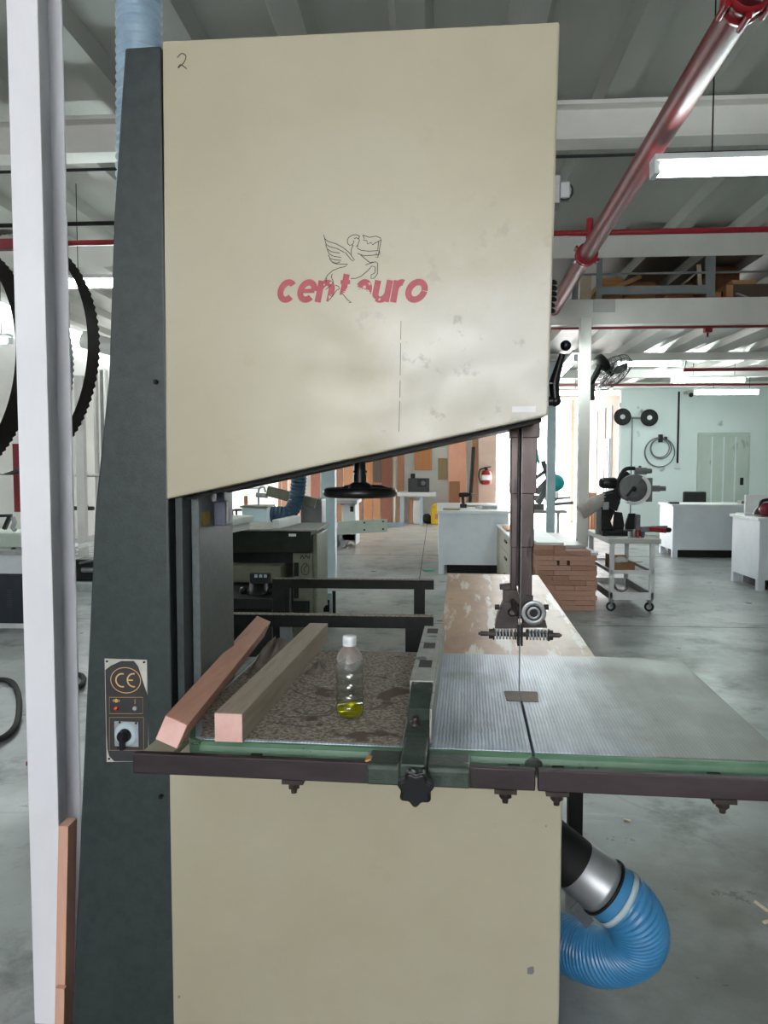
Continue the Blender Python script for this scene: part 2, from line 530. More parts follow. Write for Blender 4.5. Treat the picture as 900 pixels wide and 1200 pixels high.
        for i in range(m if closed else m - 1):
            j = (i + 1) % m
            for k in range(across):
                c = (L[i][k] + L[i][k + 1] + L[j][k] + L[j][k + 1]) / 4
                if keep is None or keep(c.x, c.y):
                    fs.append((i * q + k, i * q + k + 1, j * q + k + 1, j * q + k))
        return s.add(vs, fs)

    def each(s, name, mat, parent, bevel=0):
        """every solid added becomes a part of its own"""
        out = []
        cuts = s.cut + [(len(s.v), len(s.f))]
        for (v0, f0), (v1, f1) in zip(cuts, cuts[1:]):
            m = MB()
            m.v = s.v[v0:v1]
            m.f = [[i - v0 for i in f] for f in s.f[f0:f1]]
            m.sm = s.sm[f0:f1]
            out.append(m.build(name, mat, parent, bevel=bevel))
        return out

    def build(s, name, mat, parent=None, frame='B', o=None, bevel=0, seg=2, flat=False):
        if parent is not None:
            o = ORI[parent.name]
        elif o is None:
            lo = [min(v[i] for v in s.v) for i in range(3)]
            hi = [max(v[i] for v in s.v) for i in range(3)]
            o = ((lo[0] + hi[0]) / 2, (lo[1] + hi[1]) / 2, lo[2])
        me = bpy.data.meshes.new(name)
        ov = Vector(o)
        me.from_pydata([v - ov for v in s.v], [], s.f)
        for p, q in zip(me.polygons, s.sm):
            p.use_smooth = q
        if not flat:
            bm = bmesh.new()
            bm.from_mesh(me)
            bmesh.ops.recalc_face_normals(bm, faces=bm.faces)
            bm.to_mesh(me)
            bm.free()
        me.materials.append(MT[mat] if isinstance(mat, str) else mat)
        ob = bpy.data.objects.new(name, me)
        COL.objects.link(ob)
        ORI[ob.name] = tuple(o)
        if parent is not None:
            ob.parent = parent
        else:
            place(ob, o, frame)
        if bevel:
            b = ob.modifiers.new('edge', 'BEVEL')
            b.width, b.segments, b.limit_method, b.angle_limit = bevel, seg, 'ANGLE', .6
        return ob


def place(ob, o, frame):
    if frame == 'S':
        R = Matrix.Rotation(-TH, 4, 'Z')
        ob.location = R @ Vector(o)
        ob.rotation_euler = (0, 0, -TH)
    else:
        ob.location = o


def tag(o, label, cat, group=None, kind=None):
    o['label'], o['category'] = label, cat
    if group:
        o['group'] = group
    if kind:
        o['kind'] = kind
    return o


def thing(name, label, cat, o=(0, 0, 0), frame='B', group=None):
    e = bpy.data.objects.new(name, None)
    e.empty_display_size = .1
    COL.objects.link(e)
    ORI[e.name] = tuple(o)
    place(e, o, frame)
    return tag(e, label, cat, group)


def struct(name, mb, mat, parent=None, frame='B', bevel=0, label=None):
    ob = mb.build(name, mat, parent, frame, bevel=bevel)
    if parent is None:
        tag(ob, label or 'workshop ' + name.replace('_', ' '), name.split('_')[0] if name.split('_')[0] in ('wall', 'floor', 'ceiling', 'door', 'trim') else 'structure', kind='structure')
    return ob


def spline(pts, k=8):
    P = [Vector(p) for p in pts]
    out = []
    for i in range(len(P) - 1):
        a, b, c, d = P[max(i - 1, 0)], P[i], P[i + 1], P[min(i + 2, len(P) - 1)]
        for j in range(k):
            t = j / k
            out.append(.5 * ((2 * b) + (c - a) * t + (2 * a - 5 * b + 4 * c - d) * t * t + (3 * b - a - 3 * c + d) * t ** 3))
    out.append(P[-1])
    return out


def arc(cx, cy, rx, ry, a0, a1, n=24):
    return [(cx + rx * math.cos(math.radians(a0 + (a1 - a0) * k / n)), cy + ry * math.sin(math.radians(a0 + (a1 - a0) * k / n))) for k in range(n + 1)]


def rescale(pts, step):
    P = [Vector(p) for p in pts]
    out = [P[0]]
    acc = 0
    for a, b in zip(P, P[1:]):
        l = (b - a).length
        pos = step - acc
        while pos <= l:
            out.append(a + (b - a) * (pos / l))
            pos += step
        acc = l - (pos - step)
    return out


# ================================================================== THE BAND SAW (frame S: u across, v away from the operator)
saw = thing('band_saw', 'large cream and dark green band saw with red lettering and iron table', 'band saw', (-.25, 1.95, 0), 'S')
V0 = 1.75
sp = MB().prism([(-.992, 0), (-.709, 0), (-.709, 2.469), (-.796, 2.469), (-.831, 2.09), (-.852, 1.716), (-.894, 1.392), (-.943, .70)], 'XZ', V0 + .012, 2.12).build('frame_column', 'green', saw, bevel=.006)
m = MB()
for px, py in ((181, 447), (187, 935)):
    c = S(px, py, V0)
    m.lathe([(.0055, .014), (.0055, .002), (.004, 0)], (c[0], V0, c[2]), (0, 1, 0), 12)
m.each('screw', 'dark', sp)
MB().box(-.70, -.682, V0 + .03, 2.10, .0, 1.47).build('column_flange', 'green', saw, bevel=.002)
MB().box(-.681, -.66, V0 + .085, 2.11, .0, 1.5).box(-.66, -.61, 2.06, 2.11, .0, .6).build('neck_panel', 'neck', saw, bevel=.003)
c0 = S(228, 606, 1.862); c1 = S(242, 623, 1.93)
MB().box(-.6599, -.6592, 1.853, 1.913, 1.352, 1.386).build('warning_label', 'yellowlabel', saw)
sw = MB().box(-.66, -.628, 1.945, 1.985, 1.345, 1.41).box(-.655, -.633, 1.95, 1.98, 1.41, 1.47).build('limit_switch', 'purplegrey', saw, bevel=.003)
MB().box(-.6275, -.6268, 1.952, 1.964, 1.355, 1.405).build('switch_label', 'paper', sw)

COVER = [(-.701, 2.472), (.192, 2.461), (.178, 1.614), (-.709, 1.423)]
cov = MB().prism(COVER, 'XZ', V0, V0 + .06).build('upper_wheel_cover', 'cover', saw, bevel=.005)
MB().prism([(-.69, 2.46), (.18, 2.45), (.168, 1.606), (-.698, 1.420)], 'XZ', V0 + .06, 2.10).build('upper_wheel_housing', 'dark', saw, bevel=.004)
m = MB()
for t0, t1 in ((.0, .09), (.095, 1.0)):
    a = (-.698 + .866 * t0, 1.424 + .186 * t0); b = (-.698 + .866 * t1, 1.424 + .186 * t1)
    m.prism([(a[0], a[1] - .008), (b[0], b[1] - .008), (b[0], b[1] + .002), (a[0], a[1] + .002)], 'XZ', V0 + .05, V0 + .068)
m.build('cover_seal', 'dark', saw)
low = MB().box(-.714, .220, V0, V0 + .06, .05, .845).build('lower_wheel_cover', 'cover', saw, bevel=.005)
MB().box(-.70, .205, V0 + .06, 2.10, .0, .845).build('lower_wheel_housing', 'green', saw, bevel=.004)
MB().box(-.98, .19, V0 + .02, 2.14, .0, .04).build('base_plinth', 'dark', saw)


def on_cover(a, b, lift):
    return (a, V0 - lift, b)


# lettering: thick slanted strokes, flaked off over the t and the a
def lz(zx, zy):
    p = S(300 + zx / 4.09, 250 + zy / 4.09, V0)
    return p[0], p[2]


XH = lz(0, 322)[1] - lz(0, 428)[1]


LIM = [(0, 999), (346, 999), (352, 396), (392, 402), (420, 388), (440, 366), (470, 372), (505, 366), (545, 378), (560, 404), (574, 420), (580, 999), (900, 999)]


def flaked(a, b):
    (x0, z0), (x1, z1) = lz(0, 0), lz(1000, 1000)
    zx = (a - x0) / (x1 - x0) * 1000
    zy = (b - z0) / (z1 - z0) * 1000
    n = math.sin(zx * .55) * math.sin(zy * .7 + zx * .2) * 5 + math.sin(zx * 1.4 + zy * 1.1) * 3
    for (xa, la), (xb, lb) in zip(LIM, LIM[1:]):
        if xa <= zx < xb:
            if zy > la + (lb - la) * (zx - xa) / (xb - xa) + n:
                return False
    for cx, cy, r in ((362, 338, 7), (486, 352, 5), (548, 345, 6), (596, 420, 4), (330, 345, 4)):
        if math.hypot(zx - cx, zy - cy) < r + n * .5:
            return False
    return True


GLY = {
    'c': [arc(.43, .5, .33, .39, 42, 318, 40)],
    'e': [arc(.43, .5, .33, .39, 0, 318, 44), [(.1, .5), (.78, .5)]],
    'n': [[(.14, 0), (.14, .98)], arc(.46, .56, .31, .31, 165, 0, 20) + [(.77, .3), (.77, 0)]],
    't': [[(.28, 1.26), (.28, .3)] + arc(.42, .24, .14, .14, 180, 270, 8) + [(.5, .1)], [(.04, .9), (.56, .9)]],
    'a': [arc(.43, .58, .31, .31, 165, 0, 20) + [(.74, .3), (.76, 0)], arc(.38, .3, .27, .2, 60, 330, 26) + [(.74, .3)]],
    'u': [[(.14, .98), (.14, .5)] + arc(.45, .42, .31, .31, 180, 345, 20), [(.77, .98), (.77, 0)]],
    'r': [[(.14, 0), (.14, .98)], arc(.46, .55, .32, .33, 170, 68, 14)],
    'o': [arc(.45, .5, .34, .39, 0, 360, 48)],
}
lt = MB()
for ch, zx0, zx1 in (('c', 103, 195), ('e', 197, 292), ('n', 287, 377), ('t', 388, 452), ('a', 474, 556), ('u', 556, 648), ('r', 650, 718), ('o', 712, 820)):
    wid = {'c': .92, 'e': .9, 'n': .95, 't': .66, 'a': .95, 'u': .95, 'r': .8, 'o': .92}[ch]
    (xa, zb), (xb, _) = lz(zx0, 427), lz(zx1, 427)
    sx = (xb - xa) / (wid + .06)
    for q, stk in enumerate(GLY[ch]):
        pts = rescale([(xa + (p[0] + .24 * p[1] - .05) * sx, zb + p[1] * XH * .99 + .0002) for p in stk], .0012)
        lt.stroke(pts, .0142 if (ch, q) not in (('e', 1), ('t', 1)) else .0095, on_cover, .0006 + q * .0002, keep=flaked, across=8)
lt.build('lettering', 'logo', cov, flat=True)
# winged centaur emblem in thin black line
EMB = [
    [(325, 105), (330, 122), (345, 135), (385, 147), (420, 166), (450, 192), (472, 224), (465, 229), (455, 222), (440, 203), (428, 188)],
    [(329, 120), (337, 150), (352, 160), (390, 170), (424, 188)], [(334, 150), (342, 172), (360, 184), (402, 192)],
    [(342, 175), (352, 196), (372, 206), (408, 212)], [(347, 200), (356, 217), (378, 224), (408, 226)], [(352, 218), (366, 234), (385, 240), (404, 233)],
    [(366, 236), (385, 243), (440, 245), (428, 256), (400, 262), (368, 275), (345, 295), (331, 318), (336, 332), (340, 310)],
    [(497, 110), (482, 103), (462, 105), (446, 115), (438, 128), (440, 146), (450, 154), (463, 150), (468, 158)],
    [(497, 108), (493, 122), (497, 130), (492, 140), (489, 152), (478, 160), (490, 158)], [(470, 122), (482, 118), (492, 124)], [(462, 150), (470, 138), (466, 130)],
    [(464, 154), (456, 178), (458, 198)], [(489, 155), (486, 168), (505, 178), (540, 182), (578, 180)], [(487, 193), (518, 204), (555, 202), (582, 198)],
    [(578, 178), (592, 182), (594, 196), (582, 202), (576, 190)], [(572, 208), (584, 214), (600, 128), (588, 134), (584, 176)],
    [(512, 105), (520, 122), (514, 128), (532, 132), (535, 148), (552, 140), (560, 152), (572, 142), (586, 136), (600, 128), (596, 118), (575, 110), (545, 116), (512, 105)],
    [(500, 198), (520, 216), (545, 236), (570, 234)], [(525, 248), (548, 240), (572, 233), (584, 240), (582, 268), (582, 292), (566, 312), (552, 313), (552, 296), (570, 286), (572, 258), (556, 253), (535, 276), (505, 302), (480, 312), (455, 313)],
    [(366, 290), (361, 305), (372, 330), (352, 352), (334, 366)], [(396, 350), (400, 362), (388, 368), (352, 416)], [(412, 382), (440, 416), (458, 428), (445, 428)], [(380, 345), (396, 350)],
]
em = MB()
for pl in EMB:
    em.stroke([lz(x, y) for x, y in pl], .0016, on_cover, .0012)
em.build('centaur_emblem', 'ink', cov, flat=True)


def strokes_px(mb, lines, v, w, th=.0012, fn=S):
    for pl in lines:
        P = [fn(px, py, v) for px, py in pl]
        P = spline([(p[0], p[2], 0) for p in P], 5)
        mb.stroke([(q.x, q.y) for q in P], w, lambda a, b, l: (a, v - l, b), th)


m = MB()
strokes_px(m, [[(208, 68), (213, 63), (218, 66), (216, 73), (209, 80), (212, 76), (219, 81)]], V0, .0022)
m.build('handwritten_number', 'ink', cov, flat=True)
a, b = S(600, 476, V0), S(628, 483, V0)
MB().box(a[0], b[0], V0 - .0008, V0, b[2], a[2]).build('paper_label', 'paper', cov)
m = MB()
for (x0, y0, x1, y1) in ((470, 376, 469.6, 398), (469.6, 402, 469, 440), (469, 446, 468.6, 466), (468.4, 470, 467.6, 506)):
    m.stroke([(S(x0, y0, V0)[0], S(x0, y0, V0)[2]), (S(x1, y1, V0)[0], S(x1, y1, V0)[2])], .0012, on_cover, .0006)
m.build('scratch', 'castgreen', cov, flat=True)
m = MB()
for px, py, r in ((622, 1137, .010), (210, 1168, .004), (640, 968, .002), (452, 518, .003), (472, 516, .004)):
    q = S(px, py, V0)
    if py > 600:
        m.prism([(q[0] + r * k * .9, q[2] + r * j) for k, j in ((-.9, -.9), (.3, -1), (.9, -.3), (.7, 1), (-.1, .8), (-.9, .5))], 'XZ', V0 - .0006, V0)
m.each('paint_chip', 'dullsteel', low)

# control plate on the column front
VP_ = V0 + .012
def on_plate(a, b, lift): return (a, VP_ - .003 - lift, b)
def pl(px, py):
    q = S(px, py, VP_ - .003)
    return q[0], q[2]
plate = MB().prism([pl(122.5, 772), pl(172, 773.5), pl(174, 892), pl(125, 893)], 'XZ', VP_ - .003, VP_).build('control_plate', 'plate', saw)
MB().prism([pl(123.5, 785), pl(130, 780), pl(142, 774.5), pl(157, 774.5), pl(162, 781), pl(168, 800), pl(173, 815), pl(173.5, 892), pl(134, 892), pl(128, 886), pl(126, 878), pl(125, 860)], 'XZ', VP_ - .0036, VP_ - .0028).build('sticker', 'sticker', plate)
m = MB()
cx, cz = pl(147.5, 797); rr = abs(pl(157, 797)[0] - cx)
m.stroke(arc(cx, cz, rr * 1.84, rr * 1.52, 0, 360, 48), .0018, on_plate, .0014)
x, z = pl(143.5, 797)
m.stroke(arc(x, z, rr * .78, rr * .78, 75, 285, 20), .0034, on_plate, .0014)
x, z = pl(157, 797)
m.stroke(arc(x, z, rr * .78, rr * .78, 80, 280, 20), .0034, on_plate, .0014)
m.stroke([(x - rr * .7, z), (x - rr * .1, z)], .0032, on_plate, .0016)
def rrect(mb, x0, y0, x1, y1, w):
    c = [pl(x0, y0), pl(x1, y0), pl(x1, y1), pl(x0, y1)]
    mb.stroke(c, w, on_plate, .0014, closed=True)
rrect(m, 128.5, 817, 167.5, 836, .0009); rrect(m, 128.5, 840.5, 168.5, 879, .0009)
x, z = pl(136.5, 821)
m.stroke(arc(x, z, .0028, .0028, 0, 360, 14), .0035, on_plate, .0014)
for sgn in (-1, 1):
    m.stroke([(x + sgn * .0055, z + .003), (x + sgn * .0085, z), (x + sgn * .0055, z - .003)], .0015, on_plate, .0014)
x, z = pl(158.5, 822)
m.stroke([(x + .001, z + .006), (x - .0015, z), (x + .0015, z + .0005), (x - .001, z - .006)], .001, on_plate, .0014)
m.build('ce_marking', 'gold', plate, flat=True)
for (px, mt) in ((136.5, 'redlamp'), (158.5, 'zinc')):
    x, z = pl(px, 830)
    MB().lathe([(.0058, 0), (.0055, .004), (.003, .0065), (0, .007)], (x, VP_ - .003, z), (0, -1, 0), 16).build('pilot_lamp', mt, plate)
x, z = pl(148.5, 860)
m = MB().box(x - .0305, x + .0305, VP_ - .006, VP_ - .003, z - .031, z + .031)
m.build('switch_plate', 'zinc', plate, bevel=.002)
MB().lathe([(.029, 0), (.027, .006), (.0235, .007)], (x, VP_ - .006, z), (0, -1, 0), 28).build('switch_dial', 'bluegrey', plate)
m = MB().lathe([(.0165, 0), (.0145, .016), (.012, .018)], (x, VP_ - .013, z), (0, -1, 0), 20)
m.bar((x - .002, VP_ - .029, z + .014), (x + .001, VP_ - .029, z - .030), .011, .014, up=(0, 1, 0))
m.build('switch_knob', 'black', plate, bevel=.002)
m = MB()
for px, py in ((125.5, 775), (169, 776), (128, 889), (141, 846), (160, 847), (139, 876)):
    x, z = pl(px, py)
    m.lathe([(.0028, 0), (.0024, .0025)], (x, VP_ - .003 - (.0025 if 840 < py < 880 else 0), z), (0, -1, 0), 10)
m.each('screw', 'dark', plate)

# right-hand fittings of the upper housing
m = MB()
a, b = S(654, 213, 1.86), S(668, 236, 1.86)
m.box(.17, a[0] + .004, 1.84, 1.90, b[2] - .01, a[2] + .01).box(a[0], b[0], 1.85, 1.88, b[2] + .004, a[2] - .002)
m.build('door_latch', 'dullsteel', saw, bevel=.003)
m = MB().torus(S(661.5, 224, 1.853), .019, .0025, (0, 1, 0), 20, 6)
m.build('latch_bail', 'dark', saw)
q = S(652, 350, 1.92)
m = MB()
for k in range(6):
    z = q[2] - .036 + k * .0135
    m.lathe([(.012, 0), (.0165, .003), (.0165, .009), (.012, .012)], (.196 - (0 if k > 1 else .004), 1.92, z), (0, 0, 1), 14)
m.lathe([(.013, 0), (.013, .03)], (.16, 1.92, q[2]), (1, 0, 0), 12)
m.build('tracking_knob', 'black', saw)
p0, p1, p2, p3 = S(663, 405, 1.95), S(659, 415, 1.95), S(649, 450, 1.95), S(651, 470, 1.95)
m = MB().ball(p0, .0135).tube([p1, p2], .01, 10, rf=lambda i: (.0075, .013)[i]).ball(p3, .014).tube([p2, p3], .012, 10)
m.tube([p3, (.16, 1.95, p3[2])], .012, 10)
m.build('guide_lock_lever', 'black', saw)
q = S(659, 1115, 1.90)
m = MB()
for k in range(9):
    m.lathe([(.016, 0), (.019, .003), (.019, .006), (.016, .008)], (.215, 1.90, q[2] - .034 + k * .008), (0, 0, 1), 14)
m.lathe([(.012, 0), (.012, .03)], (.19, 1.90, q[2]), (1, 0, 0), 12)
m.build('door_knob', 'black', saw)
q = S(663, 1160, 1.9)
MB().box(.195, .235, 1.88, 1.93, q[2] - .018, q[2] + .012).build('hinge', 'rail', saw, bevel=.002)

# tension handwheel under the cover
hc = S(422, 577, 1.95)
hw = MB().torus(hc, .083, .0125, (0, 0, 1), 48, 12).lathe([(.03, -.008), (.034, .004), (.028, .02), (.018, .026)], hc, (0, 0, 1), 24)
for k in range(3):
    a = 2 * PI * k / 3 + .3
    hw.tube([(hc[0] + .02 * math.cos(a), hc[1] + .02 * math.sin(a), hc[2] + .012), (hc[0] + .055 * math.cos(a), hc[1] + .055 * math.sin(a), hc[2] + .010), (hc[0] + .083 * math.cos(a), hc[1] + .083 * math.sin(a), hc[2])], .0085, 8)
hw = hw.build('tension_handwheel', 'black', saw)
MB().cyl((hc[0], hc[1], hc[2] + .015), (hc[0], hc[1], hc[2] + .045), .0165).cyl((hc[0], hc[1], hc[2] + .045), (hc[0], hc[1], 1.56), .0145).cyl((hc[0], hc[1], hc[2] + .05), (hc[0], hc[1], hc[2] + .056), .018).build('tension_spindle', 'black', saw)

# blade guard post (telescoping), groove, blade
VG = 2.0
def gx(px): return S(px, 600, VG)[0]
def gz(py): return S(610, py, VG)[2]
m = MB()
for (xl, xr, y0, y1, dv) in ((610, 632, 480, 513, 0), (609.5, 629, 511, 579, .004), (609.5, 626.5, 577, 642, .007), (609.5, 625, 640, 698, .010)):
    m.box(gx(xl), gx(xr), VG + dv, VG + .07 - dv, gz(y1), gz(y0))
for (xl, xr, y0, y1, dv) in ((597, 607, 484, 513, 0), (598, 607, 511, 579, .004), (599, 607, 577, 642, .006), (599.5, 606.5, 640, 692, .008)):
    m.box(gx(xl), gx(xr), VG + dv - .004, VG + .07 - dv, gz(y1), gz(y0))
m.box(gx(606), gx(611), VG + .045, VG + .06, gz(690), gz(486))
m.build('blade_guard_post', 'guard', saw, bevel=.0025)
ub = gx(611)
MB().box(ub - .0007, ub + .0007, VG - .002, VG + .028, .60, 1.62).build('saw_blade', 'dullsteel', saw)
# lower guide head
m = MB()
hp = lambda px, py: (S(px, py, VG)[0], S(px, py, VG)[2])
m.prism([hp(580, 737), hp(583, 722), hp(590, 706), hp(606, 706), hp(608, 737)], 'XZ', VG + .004, VG + .05)
m.prism([hp(613, 737), hp(613, 724), hp(636, 724), hp(640, 729), hp(642, 737)], 'XZ', VG + .012, VG + .05)
m.prism([hp(590, 708), hp(590, 694), hp(606, 690), hp(611, 708)], 'XZ', VG + .01, VG + .05)
m.prism([hp(586, 692), hp(586, 686.5), hp(606, 685), hp(606, 692)], 'XZ', VG + .012, VG + .04)
m.prism([hp(600, 700), hp(626, 700), hp(626, 728), hp(600, 728)], 'XZ', VG + .03, VG + .055)
x, z = hp(600, 718)
m.lathe([(.011, 0), (.011, .02), (.007, .028)], (x, VG + .008, z), (0, -1, .15), 14)
m.lathe([(.006, 0), (.006, .045)], (x + .008, VG - .012, z - .004), (-.2, -.3, 1), 10)
for px in (583, 641):
    x, z = hp(px, 713)
    m.lathe([(.008, -.006), (.008, .006)], (x, VG + .02, z), (1, 0, 0), 6)
m.bar((hp(616, 713)[0], VG + .02, hp(616, 713)[1]), (hp(641, 713)[0], VG + .02, hp(641, 713)[1]), .008, .008)
gd = m.build('guide_bracket', 'bracket', saw, bevel=.0015)
x, z = hp(625, 717.5)
yb = VG - .014
MB().lathe([(.020, .0), (.0315, .0), (.0315, .022), (.020, .022)], (x, yb, z), (0, 1, 0), 36, closed=True).lathe([(.010, -.001), (.0165, -.001), (.0165, .02), (.010, .02)], (x, yb, z), (0, 1, 0), 30, closed=True).build('guide_bearing', 'steel', saw, bevel=.0008)
MB().cyl((x, yb + .004, z), (x, yb + .03, z), .0285, n=30).cyl((x, yb - .003, z), (x, yb + .004, z), .008, n=8).build('bearing_shield', 'dark', saw)
z = hp(610, 743)[1]
m = MB()
for x0, x1 in ((581, 604), (620, 644)):
    a, b = gx(x0), gx(x1)
    pts = [(a + (b - a) * k / 96, VG - .004 + .0125 * math.cos(k * 2 * PI / 16), z + .0125 * math.sin(k * 2 * PI / 16)) for k in range(97)]
    m.tube(pts, .0021, 6)
    m.build('guide_spring', 'zinc', saw)
    m = MB()
m = MB().cyl((gx(567), VG - .004, z), (gx(654), VG - .004, z), .006, n=10)
for x0, x1, r in ((574, 579, .013), (644, 649.5, .013), (579, 580.5, .016), (644, 645.5, .016), (604.5, 606, .014), (618, 620, .014), (564, 572, .0065), (651, 658, .0065), (561.5, 565, .0035), (657, 660, .0035)):
    m.cyl((gx(x0), VG - .004, z), (gx(x1), VG - .004, z), r, n=12)
m.build('guide_rod', 'bracket', saw)
MB().box(gx(607.5), gx(610.4), VG - .012, VG + .02, gz(756), gz(731)).box(gx(611.8), gx(614), VG - .012, VG + .02, gz(756), gz(731)).build('guide_block', 'black', saw, bevel=.001)

# table with an open slot from the front edge to the throat plate
us = .1405
def rnd(cx, cy, r, a0, a1): return [(cx + r * math.cos(math.radians(a0 + (a1 - a0) * k / 6)), cy + r * math.sin(math.radians(a0 + (a1 - a0) * k / 6))) for k in range(7)]
outline = [(-.655, 2.455), (-.655, 1.78), (-.602, 1.632), (-.575, 1.612), (us - .0026, 1.612), (us - .0026, 2.008), (us + .0026, 2.008), (us + .0026, 1.612), (.66, 1.612)] + rnd(.635, 2.43, .025, 0, 90) 
tb = MB().prism(outline, 'XY', .872, .90).build('saw_table', 'iron', saw, bevel=.0012)
m = MB()
prof = [(1.618, .8988), (1.604, .897), (1.596, .891), (1.592, .880), (1.592, .862), (1.597, .850), (1.618, .847), (1.64, .847), (1.64, .872), (1.618, .872)]
m.prism(prof, 'YZ', -.58, us - .003).prism(prof, 'YZ', us + .003, .664)
for p_, q_ in (((-.578, 1.602), (-.608, 1.624)), ((-.606, 1.622), (-.6605, 1.777)), ((-.6605, 1.772), (-.6605, 2.455))):
    m.bar((*p_, .8725), (*q_, .8725), .012, .051)
m.build('table_rim', 'rim', saw, bevel=.002)
MB().prism([(us - .018, .858), (us - .018, .886), (us - .008, .893), (us + .008, .893), (us + .018, .886), (us + .018, .858)], 'XZ', 1.588, 1.612).build('slot_pin_boss', 'castgreen', saw, bevel=.002)
MB().prism([(.10, 2.045), (.108, 2.048), (.186, 2.05), (.189, 2.045), (.184, 1.962), (.180, 1.96), (.107, 1.962), (.103, 1.966)], 'XY', .896, .9012).build('throat_plate', 'insert', saw)
MB().box(us - .002, us + .002, 1.96, 2.02, .9, .9016).build('throat_slot', 'black', saw)
MB().box(-.35, .45, 1.82, 2.2, .80, .872).box(-.2, -.1, 1.9, 2.15, .7, .80).box(.1, .18, 1.9, 2.15, .7, .80).build('table_trunnion', 'castgreen', saw, bevel=.004)
# front rail, in two lengths
for a, b in ((-.69, .136), (.1415, .74)):
    MB().box(a, b, 1.500, 1.518, .862, .905).build('fence_rail', 'rail', saw, bevel=.0025)
m = MB()
for u in (-.45, -.05, .1, .19, .5):
    m.box(u - .012, u + .012, 1.52, 1.62, .862, .880)
m.each('rail_spacer', 'dark', saw)
for px, py in ((345, 913), (592, 929), (652, 934), (846, 943)):
    m = MB()
    u = S(px, py, 1.52)[0]
    m.box(u - .022, u + .022, 1.500, 1.545, .853, .862)
    m.lathe([(.0125, 0), (.0125, .012), (.009, .014)], (u, 1.516, .853), (0, 0, -1), 6)
    m.lathe([(.007, .0), (.006, .012)], (u, 1.516, .842), (0, 0, -1), 10)
    m.build('rail_bolt', 'bracket', saw)
# scale strip painted on the apron left of the table
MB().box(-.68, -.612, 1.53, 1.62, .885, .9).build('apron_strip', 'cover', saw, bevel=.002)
m = MB()
m.stroke([(-.615, 1.575), (-.608, 1.59), (-.60, 1.585)], .002, lambda a, b, l: (a, b, .9 + l))
m.stroke(arc(-.583, 1.58, .008, .008, 0, 330, 12), .002, lambda a, b, l: (a, b, .9 + l))
m.stroke([(-.64, 1.58), (-.632, 1.582)], .003, lambda a, b, l: (a, b, .9 + l))
m.stroke([(-.628, 1.575), (-.622, 1.59), (-.617, 1.58)], .002, lambda a, b, l: (a, b, .9 + l))
m.build('painted_marks', 'ink', saw, flat=True)

# rip fence on the rail
fence = MB()
FL, FR = -.137, -.073
fence.box(FR - .006, FR, 1.63, 2.50, .9015, .978)
z0, z1 = .9015, .981
for a, b in ((1.84, 1.965), (2.045, 2.175), (2.25, 2.375), (2.45, 2.485)):
    fence.box(FL + .012, FR - .018, a, b, .972, z1)
    fence.box(FL + .012, FR - .018, a, a + .012, z0, .972).box(FL + .012, FR - .018, b - .012, b, z0, .972)
fence.box(FL, FL + .012, 1.84, 2.485, z0, z1).box(FR - .018, FR - .006, 1.84, 2.485, z0, z1)
rf = fence.build('rip_fence', 'fence', saw, bevel=.0015)
m = MB().prism([(1.845, .9015), (1.845, .978), (1.80, .972), (1.72, .95), (1.70, .93), (1.63, .925), (1.60, .915), (1.60, .9015)], 'YZ', FL + .004, FR - .008)
m.build('fence_bracket', 'castgreen', rf, bevel=.003)
MB().lathe([(.012, 0), (.012, .01), (.007, .0105), (.007, .02)], ((FL + FR) / 2 - .008, 1.675, .925), (0, 0, 1), 16).build('fence_bolt', 'bracket', rf)
a = S(430, 890, 1.49)[0]; b = S(551, 890, 1.49)[0]
m = MB().prism([(1.482, .868), (1.482, .904), (1.488, .911), (1.56, .911), (1.56, .90), (1.55, .898), (1.55, .866)], 'YZ', a, -.1295).prism([(1.482, .868), (1.482, .904), (1.488, .911), (1.56, .911), (1.56, .90), (1.55, .898), (1.55, .866)], 'YZ', -.0775, b)
m.prism([(1.470, .872), (1.470, .918), (1.50, .924), (1.61, .924), (1.61, .9015), (1.56, .9015), (1.55, .872)], 'YZ', -.1295, -.0775)
m.build('fence_carrier', 'castgreen', rf, bevel=.004)
for a_, b_ in ((1.967, 2.043), (2.177, 2.248), (2.377, 2.448)):
    MB().box(FL + .0125, FR - .0185, a_ - .001, b_ + .001, .902, .9795).build('pocket_shade', 'rubber', rf)  # dark fill standing in for the shade inside the fence holes
kc = S(487, 924, 1.435)
m = MB()
star = [(kc[0] + (.0325 if 1 else 0) * (1 + .11 * math.cos(7 * t)) * math.cos(t + .2), kc[2] + .0325 * (1 + .11 * math.cos(7 * t)) * math.sin(t + .2)) for t in [2 * PI * k / 84 for k in range(84)]]
st2 = [(kc[0] + (x - kc[0]) * .9, kc[2] + (z - kc[2]) * .9) for x, z in star]
m.prism(star, 'XZ', 1.431, 1.452).prism(st2, 'XZ', 1.426, 1.431).cyl((kc[0], 1.452, kc[2]), (kc[0], 1.485, kc[2] + .01), .012)
m.build('clamp_knob', 'black', rf, bevel=.003)
MB().box(a - .012, a + .002, 1.51, 1.55, .8, .8).build if 0 else None
q = S(432, 888, 1.495)
MB().box(q[0] - .008, q[0] + .004, 1.499, 1.522, .9082, .912).build('scale_pointer', 'orange', rf)

